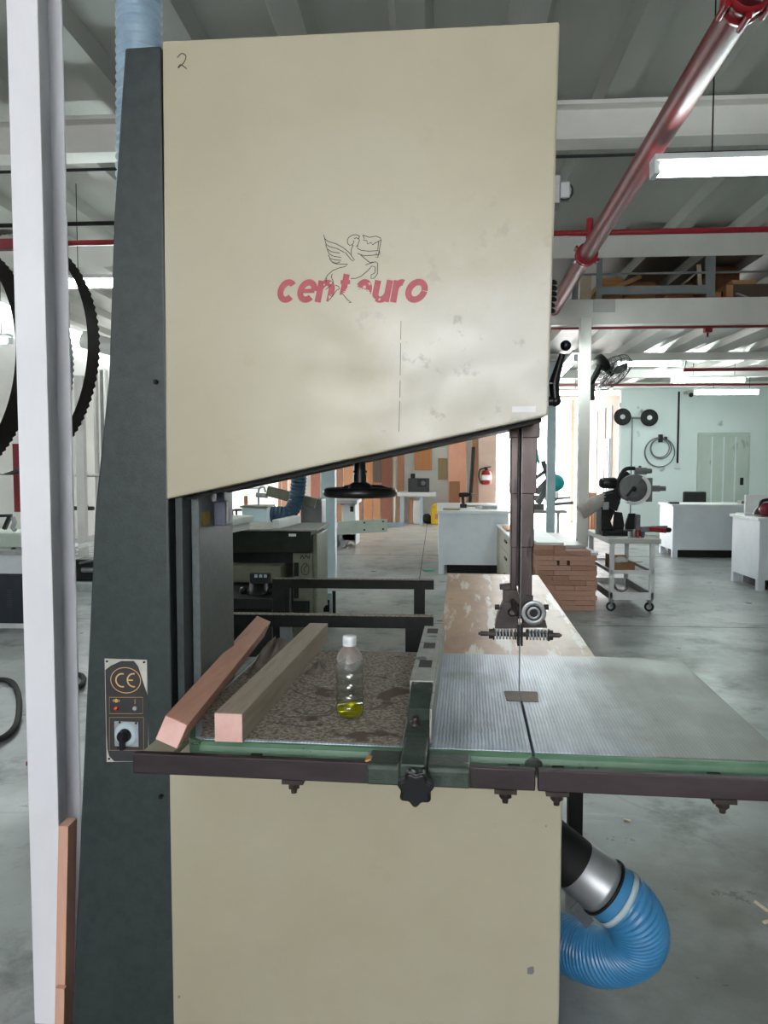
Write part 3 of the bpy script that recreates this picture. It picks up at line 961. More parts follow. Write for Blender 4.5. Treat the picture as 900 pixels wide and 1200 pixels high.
# ------------------------------------------------------------------ sawdust lying on the left half of the table
NX, NY = 60, 84
vs, fs = [], []
rg = random.Random(3)
for j in range(NY + 1):
    for i in range(NX + 1):
        u = -.648 + (.648 - .14) * i / NX
        v = 1.622 + (2.45 - 1.622) * j / NY
        if u < -.59:
            v = max(v, 1.642 + (-.59 - u) * 2.75)
        edge = min(i, NX - i, j, NY - j) / 4
        h = .0005 + min(1, edge) * (.0012 + .0012 * rg.random() + .0016 * max(0, math.sin(u * 19 + v * 7) * math.sin(v * 15 - u * 9)))
        vs.append((u, v, .9 + h))
for j in range(NY):
    for i in range(NX):
        k = j * (NX + 1) + i
        fs.append((k, k + 1, k + NX + 2, k + NX + 1))
m = MB(); m.add(vs, fs, True)
tag(m.build('sawdust', 'dust', frame='S'), 'brown sawdust spread over the left half of the saw table', 'sawdust', kind='stuff')
m = MB()
for ptsu in ([(-.40, 1.85), (-.36, 1.87), (-.33, 1.85), (-.34, 1.80), (-.39, 1.79), (-.42, 1.82), (-.40, 1.85)], [(-.43, 1.76), (-.38, 1.77), (-.33, 1.79), (-.32, 1.84)], [(-.46, 1.98), (-.41, 1.93), (-.36, 1.90), (-.31, 1.90)], [(-.36, 1.97), (-.34, 1.93), (-.31, 1.92)], [(-.43, 2.05), (-.39, 2.0)], [(-.45, 1.72), (-.36, 1.70)]):
    m.stroke([(q.x, q.y) for q in spline([(x, y, 0) for x, y in ptsu], 6)], .007, lambda a, b, l: (a, b, .904 + l), .0008)
tag(m.build('finger_marks', 'cloth', frame='S', flat=True), 'dark finger-drawn loops in the sawdust beside the bottle', 'marks', kind='stuff')

# ------------------------------------------------------------------ things on the table
def timber(name, label, p0, p1, w, h, roll, mat, endmat, grp):
    t = thing(name, label, 'timber', (p0[0], p0[1], .9), 'S', grp)
    MB().bar(p0, p1, w, h, roll=roll).build('timber_body', mat, t, bevel=.0015)
    d = (Vector(p0) - Vector(p1)).normalized()
    MB().bar(Vector(p0) + d * .0012, Vector(p0) - d * .002, w - .003, h - .003, roll=roll).build('sawn_end', endmat, t)
    return t
timber('timber_beam', 'grey brown square timber with pink sawn end lying straight on the saw table', (-.511, 1.585, .9365), (-.505, 2.57, .9325), .063, .064, 0, 'greywood', 'pinkend', 'timbers on the saw table')
timber('timber_beam', 'reddish square timber rolled on its edge, leaning over the left table corner', (-.607, 1.505, .951), (-.690, 2.50, .964), .050, .056, math.radians(-24), 'pink', 'pinkend', 'timbers on the saw table')

q = SZ(409, 843, .9); bx, by = q[0], q[1] + .012
bot = thing('plastic_bottle', 'small clear plastic bottle with white cap and yellow oil on the saw table', 'bottle', (bx, by, .902), 'S')
BZ0 = .9035
pr = [(.001, .003), (.024, .001), (.030, .004), (.032, .012)]
for k in range(24):
    z = .016 + k * .0042
    pr.append((.0322 + .0013 * math.sin(k * 1.05), z))
pr += [(.0335, .125), (.033, .137), (.028, .152), (.020, .163), (.0145, .170), (.0135, .174)]
MB().lathe(pr + [(max(r - .0009, .001), z + (.0009 if i == 0 else 0)) for i, (r, z) in reversed(list(enumerate(pr)))], (bx, by, BZ0), (0, 0, 1), 32).build('bottle_body', 'bottle', bot)
MB().lathe([(.001, .005), (.024, .005), (.0285, .008), (.0302, .014), (.0302, .031), (.001, .031)], (bx, by, BZ0), (0, 0, 1), 32).build('oil', 'oil', bot)
m = MB().lathe([(.016, .172), (.0165, .174), (.0165, .178), (.0155, .179), (.0165, .181), (.0165, .192), (.015, .195), (.001, .1955)], (bx, by, BZ0), (0, 0, 1), 28)
m.build('bottle_cap', 'white', bot)

# crumpled dust cloth between the timbers and a scrap by the grey timber
def rag(name, label, c, rx, ry, hgt, seed):
    g = random.Random(seed)
    ph = [g.random() * 6 for _ in range(6)]
    n, mrow = 26, 12
    vs, fs = [], []
    for j in range(mrow + 1):
        r = j / mrow
        for i in range(n):
            a = 2 * PI * i / n
            w = 1 + .18 * math.sin(3 * a + ph[0]) + .12 * math.sin(5 * a + ph[1])
            z = hgt * (1 - r ** 2) * (.65 + .35 * math.sin(4 * a + 5 * r + ph[2])) + .006 * math.sin(9 * r + 3 * a) * (1 - r)
            vs.append((c[0] + rx * r * w * math.cos(a), c[1] + ry * r * w * math.sin(a), .903 + max(z, .0)))
    for j in range(mrow):
        for i in range(n):
            k = (i + 1) % n
            fs.append((j * n + i, j * n + k, (j + 1) * n + k, (j + 1) * n + i))
    m = MB(); m.add(vs, fs, True)
    m.lathe([(rx * .3, 0), (rx * .3, .003)], (c[0], c[1], .902), (0, 0, 1), 16)
    return tag(m.build(name, 'cloth', frame='S'), label, 'rag')
rag('dusty_rag', 'dark crumpled dusty rag lying between the two timbers', (-.582, 2.28, 0), .052, .19, .075, 4)
rag('dusty_rag', 'small dark rag scrap beside the right side of the grey timber', (-.44, 2.20, 0), .025, .07, .02, 9)

# ------------------------------------------------------------------ dust hoses at the saw
pts = spline([(-.875, 2.32, 4.1), S(163, -60, 2.32), S(163, 0, 2.32), S(163.5, 100, 2.32), S(163, 300, 2.32), S(168, 480, 2.32), (-.93, 2.32, .35)], 60)
pts = rescale(pts, .004)
m = MB().tube(pts, .06, 28, rf=lambda i: .066 + .0042 * math.sin(i * 2 * PI * .004 / .026))
tag(m.build('dust_hose', 'hoseclear', frame='S'), 'pale blue translucent ribbed hose rising behind the green column', 'hose')
dh = thing('dust_duct_hose', 'bright blue ribbed hose on a silver duct at the saw foot', 'hose', (.4, 2.05, 0), 'S')
path = [S(708, 1040, 2.0), S(738, 1066, 2.0), S(749, 1095, 2.03), S(736, 1114, 2.07), S(706, 1121, 2.12), S(675, 1112, 2.19), S(640, 1094, 2.28)]
path = [(p[0], p[1], max(p[2], .083)) for p in path]
pts = rescale(spline(path, 80), .0024)
m = MB().tube(pts, .07, 40, rf=lambda i: .0755 + .0028 * math.sin(i * 2 * PI * .0024 / .0125) * (0 if i < 22 else 1))
m.build('hose', 'hose', dh)
a, b = Vector(S(662, 1003, 2.0)), Vector(S(712, 1043, 2.0))
d = (b - a).normalized(); L = (b - a).length
MB().lathe([(.062, .03), (.070, .034), (.0715, L * .75), (.0745, L * .78), (.0745, L * .82), (.0715, L * .85), (.072, L + .01)], a, d, 36).build('silver_duct', 'zinc', dh)
MB().lathe([(.0685, -.14), (.0685, .035)], a, d, 36).build('black_spigot', 'dark', dh)
L = (Vector(pts[0]) - a).dot(d)
MB().lathe([(.074, L - .005), (.0795, L - .005), (.0795, L + .002), (.074, L + .002)], a, d, 36, closed=True).build('hose_clip', 'dark', dh)
k = 10
e = (Vector(pts[k + 1]) - Vector(pts[k])).normalized()
MB().lathe([(.0775, .034), (.0795, .034), (.0795, .05), (.0775, .05)], Vector(pts[0]), e, 36, closed=True).build('clamp_band', 'bluegrey', dh)
a = S(672, 1063, 2.02)
MB().bar(S(673, 1060, 2.03), S(691, 1083, 2.05), .004, .03).build('duct_bracket', 'dullsteel', dh)

# ================================================================== SETTING
ZR, ZM = 4.17, 3.30
m = MB().box(-9, 12, -3.6, 21.2, -.1, 0)
fl = struct('floor', m, 'floor')
for bx_ in ((-7, 9.8, 13.0, 13.02), (-.21, -.2, -3, 20.9), (-7, 9.8, 7.3, 7.308)):
    MB().box(*bx_, 0, .0012).build('floor_joint', 'rubber', fl)
tag(MB().box(-40, -9, -10, 21.2, -.12, -.02).build('added_side_yard_ground', 'outground'), 'paved yard outside the unseen doorway added in the left wall', 'ground', kind='structure')
tag(MB().box(-40, 50, 21.2, 70, -.12, -.02).build('yard_ground', 'outground'), 'bright sunlit yard paving beyond the open doorway', 'ground', kind='structure')


def deck(x0, x1, y0, y1, z, pitch, rise, th=.01, off=0, wide=.45):
    m = MB()
    prof = []
    x = x0 + off
    while x < x1:
        prof += [(x, z), (x + pitch * wide, z), (x + pitch * (wide + .07), z - rise), (x + pitch * .93, z - rise)]
        x += pitch
    poly = prof + [(a, b + th) for a, b in reversed(prof)]
    n = len(prof)
    vs = [(a, y0, b) for a, b in prof] + [(a, y1, b) for a, b in prof] + [(a, y0, b + th) for a, b in prof] + [(a, y1, b + th) for a, b in prof]
    fs = []
    for i in range(n - 1):
        fs += [(i, i + 1, n + i + 1, n + i), (2 * n + i, 3 * n + i, 3 * n + i + 1, 2 * n + i + 1), (i, 2 * n + i, 2 * n + i + 1, i + 1), (n + i, n + i + 1, 3 * n + i + 1, 3 * n + i)]
    return m.add(vs, fs)
struct('ceiling', deck(-7.5, 10, -3.5, 21.1, ZR + .1, .73, .10, off=.18, wide=.62), 'roof', label='grey ribbed metal roof sheet over the workshop')
struct('ceiling_loft', deck(-1.2, 10, 9.2, 17.2, ZM, .62, .09, off=0, wide=.4), 'deck', label='shiny ribbed deck under the storage loft')
struct('floor_loft', MB().box(-1.2, 10, 9.2, 17.2, ZM + .03, ZM + .10), 'steelgrey', label='plank floor of the storage loft')
struct('wall_left', MB().box(-7.65, -7.5, -3.6, 17.5, 0, 4.3).box(-7.65, -7.5, 20.5, 21, 0, 4.3).box(-7.65, -7.5, 17.5, 20.5, 3.2, 4.3), 'wallwhite')  # unseen doorway gap, added to bring daylight onto the back wall
struct('wall_front_unseen', MB().box(-7.65, -1.7, -3.65, -3.5, 0, 4.3).box(.8, 10.15, -3.65, -3.5, 0, 4.3).box(-1.7, .8, -3.65, -3.5, 3.1, 4.3).box(-1.7, .8, -3.65, -3.5, 0, 1.6), 'wallwhite', label='unseen front wall with an opening added to let daylight in')  # unseen wall behind the camera, its opening sized to limit the daylight
struct('wall_back', MB().box(-7.65, 1.15, 21, 21.15, 0, 4.3), 'wallwhite')
struct('wall_lintel', MB().box(1.15, 4.2, 21, 21.15, 3.35, 4.3), 'wallpink', label='wall over the open rear doorway')
pil = struct('wall_pillar', MB().box(1.15, 1.62, 20.6, 21.0, 0, 3.6), 'wallpink', label='cream wall pillar beside the open rear doorway')
struct('wall_right', MB().box(4.05, 10, 17.2, 17.35, 0, ZM), 'wallmint', label='pale mint far wall with the panelled door')
struct('wall_passage', MB().box(4.05, 4.2, 17.351, 21.15, 0, ZM), 'wallpink', label='cream side wall of the doorway passage')
struct('wall_side', MB().box(10, 10.15, -3.6, 17.35, 0, 4.3), 'wallmint', label='pale side wall far right')
# trims on the passage wall
m = MB()
for y in (17.25, 18.0, 18.7, 19.6):
    m.box(4.02, 4.05, y, y + .07, 0, 2.9)
struct('trim_1', m, 'white', label='white vertical strips on the passage wall')
m = MB().box(3.98, 4.05, 18.05, 18.65, .1, 2.15)
cab = thing('wall_cabinet', 'narrow white wall cabinet in the doorway passage', 'cabinet', (4.0, 18.35, 0))
m.build('cabinet_body', 'whitelam', cab, bevel=.01)
for y in (18.2, 18.5):
    MB().box(3.965, 3.98, y - .02, y + .02, .3, 2.0).build('door_gap', 'toolgrey', cab)
# back door in the mint wall
da, db = B(820.5, 508, 17.2), B(875, 508, 17.2)
dr = struct('door_1', MB().box(da[0], db[0], 17.155, 17.2, 0, da[2] - .05), 'doormint', label='pale mint panelled double door behind the benches')
m = MB().box(da[0] - .05, db[0] + .05, 17.13, 17.2, da[2] - .06, da[2] + .02).box(da[0] - .06, da[0], 17.14, 17.2, 0, da[2]).box(db[0], db[0] + .06, 17.14, 17.2, 0, da[2])
m.build('door_frame', 'doormint', dr, bevel=.01)
m = MB()
for k in (1, 2, 3):
    x = da[0] + (db[0] - da[0]) * k / 4
    m.box(x - .012, x + .012, 17.14, 17.156, 0, da[2] - .07)
m.build('door_batten', 'wallmint', dr)
hq = B(869, 563, 17.15)
MB().box(hq[0] - .03, hq[0] + .03, 17.12, 17.156, hq[2] - .1, hq[2] + .06).build('door_handle', 'dark', dr)


def ibeam(name, x0, x1, y, z0, z1, w, mat='beam', label=None):
    m = MB().box(x0, x1, y - .006, y + .006, z0, z1)
    t = .022
    m.box(x0, x1, y - w / 2, y + w / 2, z0, z0 + t).box(x0, x1, y - w / 2, y + w / 2, z1 - t, z1)
    return struct(name, m, mat, bevel=.003, label=label)
ibeam('roof_beam', -7.5, 10, 5.9, 3.89, 4.14, .02, label='pale roof beam crossing in front of the loft')
ibeam('roof_beam', -7.5, 10, 9.1, 3.89, 4.16, .02, label='pale roof beam directly above the loft railing')
struct('beam_flange', MB().box(-7.5, 10, 5.8, 6.0, 3.875, 3.89), 'beam', label='bottom flange of the roof beam in front of the loft')
struct('beam_flange', MB().box(-7.5, 10, 5.8, 6.0, 4.12, 4.15), 'beam', label='top flange of the roof beam in front of the loft')
struct('loft_beam', MB().box(-1.3, 10, 9.08, 9.2, 3.13, 3.42), 'beam', bevel=.004, label='deep pale grey beam carrying the loft edge')
MB().box(1.8, 2.05, 9.075, 9.08, 3.27, 3.415).build('cover_plate', 'steelgrey', bpy.data.objects['loft_beam'], bevel=.003)
for y, z0 in ((11.9, 3.10), (13.9, 3.07), (16.0, 3.10)):
    struct('loft_joist', MB().box(-1.2, 10, y, y + .1, z0, ZM - .09), 'beam', label={11.9: 'first', 13.9: 'second', 16.0: 'third'}[y] + ' cross joist under the loft counted from its edge')
# columns
def hcol(name, x0, x1, y0, y1, z1, label, t=.008, mat='colwhite'):
    xm = (x0 + x1) / 2
    m = MB().box(x0, x1, y0, y0 + t, 0, z1).box(x0, x1, y1 - t, y1, 0, z1).box(xm - t * .5, xm + t * .5, y0 + t, y1 - t, 0, z1)
    return struct(name, m, mat, bevel=.002, label=label)
hcol('steel_column', -1.073, -.992, 1.92, 2.053, 4.1, 'white steel column standing beside the green band saw column')
a = B(676, 600, 9.1); b = B(688.5, 600, 9.1)
struct('steel_column', MB().box(a[0], b[0], 9.03, 9.15, 0, 3.2), 'beam', bevel=.004, label='grey steel column under the loft beam with the fan on it')
a = B(641, 600, 12.0); b = B(650.5, 600, 12.0)
struct('steel_column', MB().box(a[0], b[0], 12.0, 12.12, 0, 3.2), 'bluegrey', bevel=.004, label='pale blue grey column behind the blade guard')
a = B(376.5, 600, 10.2); b = B(392.5, 600, 10.2)
struct('steel_column', MB().box(a[0], b[0], 10.2, 10.38, 0, 4.1), 'bluegrey', bevel=.004, label='pale blue grey column beside the handwheel and planer')

# ------------------------------------------------------------------ red fire pipe
PZ = 3.3
p0, p1, p2 = (1.165, 2.4, PZ), (1.275, 6.735, PZ), (1.352, 9.05, PZ)
pipe = thing('fire_pipe', 'thick dark red fire pipe running overhead with bolted couplings', 'pipe', (1.2, 6.7, PZ))
MB().tube([p0, p1, p2], .066, 24).build('main_pipe', 'red', pipe)
d = (Vector(p1) - Vector(p0)).normalized()
for y, r in ((3.15, .082), (6.75, .092)):
    c = Vector(p0) + d * ((y - p0[1]) / d.y)
    m = MB().lathe([(.066, -.06), (r, -.05), (r, -.02), (r * .92, -.01), (r * .92, .02), (r, .03), (r, .05), (.066, .06)], c, d, 24)
    for k in range(6):
        a = 2 * PI * k / 6 + .3
        x = d.orthogonal().normalized(); yv = d.cross(x)
        e = c + x * (r + .012) * math.cos(a) + yv * (r + .012) * math.sin(a)
        m.cyl(e - d * .05, e + d * .05, .013, n=8)
    m.build('coupling', 'redbright', pipe)
MB().tube([(1.275, 6.62, PZ), (1.275, 6.62, 3.56)], .03, 12).build('tee_stub', 'redbright', pipe)
m = MB()
q = B(688, 273, 6.62)
m.cyl((-6, 6.62, q[2] - .0), (10, 6.62, q[2]), .024, n=12)
bp = m.build('branch_pipe', 'redbright', o=(1.3, 6.62, q[2] - .024))
tag(bp, 'thin bright red pipe crossing under the second roof beam', 'pipe')
q = B(800, 182, 5.75)
tag(MB().cyl((-7, 5.74, q[2]), (10, 5.74, q[2] + .02), .012, n=8).build('power_cable', 'rubber'), 'black cable strung along the front roof beam', 'cable')
q = B(107, 262, 6.3)
tag(MB().cyl((-7, 6.3, q[2]), (-1.5, 6.3, q[2]), .018, n=8).build('conduit_pipe', 'dark'), 'thin black pipe above the red pipe at far left', 'pipe')


# ------------------------------------------------------------------ fluorescent lights
def light(label, px0, px1, py, Y, tubes=1, r=.02, drop=None, along=None):
    a, b = B(px0, py, Y), B(px1, py, Y)
    if along:
        b = along
    a, b = Vector(a), Vector(b)
    if not along:
        b.z = a.z
    t = thing('fluorescent_light', label, 'light', tuple((a + b) / 2), group='fluorescent lights overhead')
    d = (b - a).normalized()
    side = d.cross(Vector((0, 0, 1)))
    MB().bar(a + Vector((0, 0, r * 2.1)), b + Vector((0, 0, r * 2.1)), .07 if tubes == 1 else .12, .035).build('fixture_body', 'white', t, bevel=.006)
    for k in range(tubes):
        o = side * ((k - (tubes - 1) / 2) * .06)
        MB().cyl(a + d * .03 + o, b - d * .03 + o, r, n=12).build('tube', 'tube', t)
    for e, q in ((a, 1), (b, -1)):
        MB().bar(e, e + d * .03 * q, .05 if tubes == 1 else .10, r * 2.6).build('lamp_holder', 'white', t)
    if drop:
        m = MB()
        for f in (.3, .85):
            e = a + (b - a) * f
            m.cyl(e + Vector((0, 0, r * 2.5)), (e.x, e.y, drop), .004, n=6)
        m.each('hanger', 'dark', t)
    return t
light('long bright tube light crossing the red fire pipe at right edge', 764, 1000, 200, 4.25, 2, .024, 4.2)
light('tube light seen through the fan under the loft', 722, 800, 427, 12.6, 1, .03, 3.3)
light('tube light in the middle of three above the mint wall door', 786, 874, 446.5, 13.2, 1, .03, 3.3)
light('lowest tube light above the mint wall door', 813, 890, 460.5, 14.6, 1, .03, 3.3)
light('low tube light left of the double wall discs', 652, 727, 461, 15.2, 1, .03, 3.3)
a = B(657, 437, 10.2)
light('slanting tube light beside the black lever, running away from the viewer', 675, 675, 419, 8.2 + .0, 1, .03, along=B(657, 438, 9.4 + 1.2))
light('tube light between the white column and the green saw column', 50, 190, 334, 7.3, 2, .028, 4.2)
light('tube light at the far left edge beyond the blade coils', -60, 13, 400, 9.5, 2, .03, 4.2)

# ------------------------------------------------------------------ loft railing and stored boards
rl = thing('loft_railing', 'grey steel guard railing along the loft edge', 'railing', (3, 9.14, 3.42))
yr = 9.14
def rx(px): return B(px, 335, yr)[0]
def rz(py, px=760): return B(px, py, yr)[2]
for a, b in ((671, 677), (699, 705), (827, 837)):
    MB().box(rx(a), rx(b), yr - .03, yr + .03, 3.42, 3.89).build('railing_post', 'railgrey', rl)
MB().box(rx(671), rx(837), yr - .025, yr + .025, 3.42, rz(351.5)).build('bottom_rail', 'railgrey', rl)
MB().box(rx(703), rx(828), yr - .02, yr + .02, rz(345), rz(335.5)).build('middle_rail', 'railgrey', rl)
MB().box(rx(671), 9.9, yr - .012, yr + .012, rz(321.5), rz(319.5)).build('top_rail', 'railgrey', rl)


def block(name, label, cat, corner, mat, group=None, rot=0, bevel=.003):
    x0, x1, y0, y1, z0, z1 = corner
    c = Vector(((x0 + x1) / 2, (y0 + y1) / 2, 0))
    T = Matrix.Translation(c) @ Matrix.Rotation(rot, 4, 'Z') @ Matrix.Translation(-c)
    return tag(MB(T).box(*corner).build(name, mat, bevel=bevel), label, cat, group)
ZL = ZM + .1
g = 'boards stored on the loft'
def lpx(a, b, t, bt, Y, dep, zbase=None):
    p, q = B(a, t, Y), B(b, bt, Y)
    return (p[0], q[0], Y, Y + dep, q[2] if zbase is None else zbase, p[2])
block('plywood_sheet_pile', 'brown plywood block at the left of the loft behind the railing', 'plywood', lpx(706, 730, 326, 352, 10.0, .9, ZL), 'ply', g)
block('plywood_sheet_pile', 'wide brown plywood block in the middle of the loft', 'plywood', lpx(732, 768, 331, 352, 10.2, .9, ZL), 'ply', g)
block('plywood_sheet', 'tall dark plywood sheet at the back of the loft', 'plywood', lpx(731, 835, 312, 350, 12.0, .1, ZL), 'maroon', g)
block('plywood_sheet', 'orange plywood offcut low behind the loft middle rail', 'plywood', lpx(782, 812, 345, 352, 9.6, .5, ZL), 'orange', g)
block('plywood_sheet', 'upright orange plywood strip right of the railing post', 'plywood', lpx(851, 859, 334, 354, 9.5, .1, ZL), 'plylight', g)
block('plywood_sheet', 'short orange offcut just right of the railing post', 'plywood', lpx(837, 845, 342, 354, 9.5, .1, ZL), 'orange', g)
block('plywood_sheet', 'flat orange sheet edge under the loft roof at right', 'plywood', lpx(858, 886, 328.5, 332.7, 9.9, .6, None), 'plylight', g)
block('dark_crate', 'large dark brown crate on the loft at the right edge', 'crate', lpx(860, 925, 333, 354, 9.9, 1.0, ZL), 'chocolate', None)
block('plywood_sheet_pile', 'dark brown stack behind the loft strips at right', 'plywood', lpx(836, 866, 312, 350, 11.0, .8, ZL), 'maroon', g)
block('storage_panel', 'yellowish translucent panel standing on the loft beside the red pipe', 'panel', lpx(680, 693, 322, 352, 10.3, .05, ZL), 'cream', None)
m = MB().bar(B(716, 340, 9.75), B(749, 325, 9.8), .12, .05)
tag(m.build('plank', 'plylight'), 'light plank lying tilted across the loft plywood', 'plank', g)
m = MB().bar(B(796, 337, 9.6), B(818, 318, 9.8), .03, .012)
tag(m.build('thin_batten', 'cream'), 'thin pale batten leaning diagonally behind the loft railing', 'batten', g)
m = MB().bar(B(863, 344, 9.5), B(888, 353, 9.6), .03, .015)
tag(m.build('thin_batten', 'steelgrey'), 'thin grey batten slanting across the dark loft crate', 'batten', g)
m = MB().bar(B(819, 310, 9.75), B(820, 336, 9.75), .05, .03)
tag(m.build('thin_batten', 'cream'), 'upright pale batten left of the middle railing post', 'batten', g)
m = MB().bar(B(694, 350, 9.9), B(706, 332, 9.9), .06, .04)
tag(m.build('thin_batten', 'brown'), 'short brown batten leaning beside the yellowish loft panel', 'batten', g)

# ------------------------------------------------------------------ planks beside the near column
tag(MB().bar((-.976, 1.888, .0), (-.950, 1.888, .578), .026, .05, up=(0, 1, 0)).build('plank', 'plank', bevel=.001), 'salmon plank on edge between the white column and the saw', 'plank')
tag(MB().bar((-.968, 1.854, .0), (-.962, 1.854, .155), .024, .014, up=(0, 1, 0)).build('plank_offcut', 'plank', bevel=.001), 'short striped offcut at the foot of the salmon plank', 'plank')

# ------------------------------------------------------------------ outfeed table behind the saw
ot = thing('outfeed_table', 'long brown stained chipboard outfeed table behind the saw', 'table', (.16, 3.7, 0), 'S')
MB().prism([(-.095, 2.63), (.44, 2.63), (.425, 4.665), (-.118, 4.68)], 'XY', .825, .85).build('table_top', 'mdf', ot, bevel=.003)
for u, v in ((-.06, 2.75), (.39, 2.75), (-.07, 4.55), (.37, 4.55)):
    MB().box(u - .025, u + .025, v - .025, v + .025, 0, .825).build('leg', 'dark', ot)
MB().box(-.06, .39, 2.74, 2.77, .76, .825).box(-.06, .38, 4.54, 4.57, .76, .825).each('apron', 'dark', ot)

# ------------------------------------------------------------------ black frame stand
fs_ = thing('steel_stand', 'black welded steel frame stand behind the saw table', 'stand', (-.8, 3.85, 0))
for y, n in ((3.30, 0), (4.37, 1)):
    zt = .85
    x0 = -1.2 if n == 0 else B(319, 683, 4.37)[0]
    MB().box(x0, -.005, y, y + .05, zt - .052, zt).build('top_rail', 'dark', fs_, bevel=.002)
    MB().box(x0, -.005, y + .001, y + .049, zt, zt + .002).build('dust_line', 'dust', fs_)
    a, b = B(475, 740, y)[0], B(496, 740, y)[0]
    if n:
        a, b = B(485, 700, y)[0], B(498, 700, y)[0]
    MB().box(a, b, y, y + .06, 0, zt - .05).build('leg', 'dark', fs_, bevel=.002)
    MB().box(x0, x0 + .07, y, y + .06, 0, zt - .05).build('leg', 'dark', fs_, bevel=.002)
for px in (327, 340):
    pass
x = B(333, 700, 4.37)[0]
MB().box(x - .035, x + .03, 4.38, 4.42, 0, .80).build('leg', 'dark', fs_, bevel=.002)
x = B(334, 760, 3.3)[0]
MB().box(x - .025, x + .025, 3.31, 3.35, 0, .80).build('leg', 'railgrey', fs_, bevel=.002)
MB().box(-.09, -.04, 3.35, 4.37, .3, .34).each('side_rail', 'dark', fs_, bevel=.002)

# ------------------------------------------------------------------ planer / thicknesser behind
Y1 = 6.5
pn = thing('planer', 'dark green and olive planer machine behind the black stand', 'planer', (-1.6, 7.0, 0))
def q(px, py, Y=Y1): return B(px, py, Y)
x0, x1 = q(255, 620)[0] + .2, q(364, 620)[0]
zt, zb = q(300, 620)[2], q(300, 648)[2]
MB().box(x0 - .2, x1, Y1, Y1 + .75, zb, zt - .015).build('table_block', 'darkgreen', pn, bevel=.006)
MB().box(x0 - .2, x1 + .06, Y1 - .02, Y1 + .8, zt - .015, zt).build('planer_table', 'fence', pn, bevel=.004)
xo = q(342, 680)[0]
MB().box(xo, q(365, 650)[0], Y1 + .05, Y1 + .7, 0, zb).build('side_pillar', 'olivepaint', pn, bevel=.006)
MB().box(q(365, 650)[0], q(370, 650)[0], Y1 + .08, Y1 + .72, .2, zt - .05).build('side_door', 'olivepaint', pn, bevel=.006)
MB().box(x0 - .2, q(332, 670)[0], Y1 - .1, Y1 + .6, q(300, 681)[2], q(300, 661)[2]).build('gear_housing', 'olivepaint', pn, bevel=.01)
MB().box(x0 - .2, xo, Y1 + .1, Y1 + .7, q(300, 661)[2], zb).build('cutter_gap', 'dark', pn)
for y0, y1 in ((660, 676), (690, 702)):
    MB().box(q(343.5, y0)[0], q(349, y0)[0], Y1 + .04, Y1 + .052, q(345, y1)[2], q(345, y0)[2]).build('pillar_slot', 'black', pn)
m = MB()
strokes_px(m, [[(352, 655), (354, 651), (356, 655)], [(357, 654), (359, 651), (361, 654)], [(363, 651), (362, 655)]], Y1 + .05, .008, .002, B)
strokes_px(m, [[(358, 660), (362, 664), (361, 672), (356, 673), (353, 668), (355, 662), (358, 660)], [(360, 662), (356, 667), (358, 670)]], Y1 + .05, .006, .002, B)
m.build('handwriting', 'ink', pn, flat=True)
MB().box(q(338.5, 627)[0], q(347, 627)[0], Y1 - .006, Y1, q(340, 628.5)[2], q(340, 625.5)[2]).build('paint_mark', 'paper', pn)
MB().box(q(240, 700)[0], xo, 5.7, Y1 + .6, .42, .50).build('thicknessing_bed', 'dark', pn, bevel=.005)
MB().box(q(240, 700)[0], xo - .05, 5.9, Y1 + .6, 0, .42).build('lower_body', 'darkgreen', pn, bevel=.008)
MB().box(q(343, 715)[0], q(362, 715)[0], Y1 + .02, Y1 + .05, .12, .34).build('motor_panel', 'darkgreen', pn)
hc = q(303, 700, 5.95)
MB().lathe([(.10, 0), (.10, .015), (.075, .03), (.07, .09), (.058, .10), (.058, .125)], (hc[0], 5.95, .50), (0, 0, 1), 24).ball((hc[0] - .11, 5.9, .53), .03).ball((hc[0] + .11, 5.9, .53), .03).build('height_handle', 'black', pn)
ctr = MB().box(q(294, 674, 5.9)[0], q(317, 674, 5.9)[0], 5.86, 5.92, q(300, 683, 5.9)[2], q(300, 671.5, 5.9)[2]).build('depth_counter', 'black', pn, bevel=.003)
m = MB()
for px in (300, 305.5, 311):
    a = B(px, 675, 5.86); m.box(a[0] - .012, a[0] + .012, 5.857, 5.86, a[2] - .012, a[2] + .012)
m.each('counter_digit', 'bluegrey', ctr)
jb = thing('junction_box', 'small grey electric box standing behind the planer', 'box', (B(380, 718, 7.4)[0], 7.4, 0))
a, b = B(373, 695, 7.4), B(389, 720, 7.4)
MB().box(a[0], b[0], 7.4, 7.5, 0, a[2]).build('box_body', 'bluegrey', jb, bevel=.006)
a, b = B(375.5, 703, 7.39), B(386, 717, 7.39)
MB().box(a[0], b[0], 7.385, 7.4, b[2], a[2]).build('breaker_panel', 'dark', jb)
a, b = B(377, 706, 7.38), B(384, 709, 7.38)
MB().box(a[0], b[0], 7.38, 7.386, b[2], a[2]).build('breaker_switch', 'bluegrey', jb)
a, b = B(389, 693, 7.45), B(393, 722, 7.45)
tag(MB().box(a[0], b[0], 7.45, 7.5, 0, a[2]).build('steel_post', 'dark'), 'short black post beside the grey electric box', 'post')
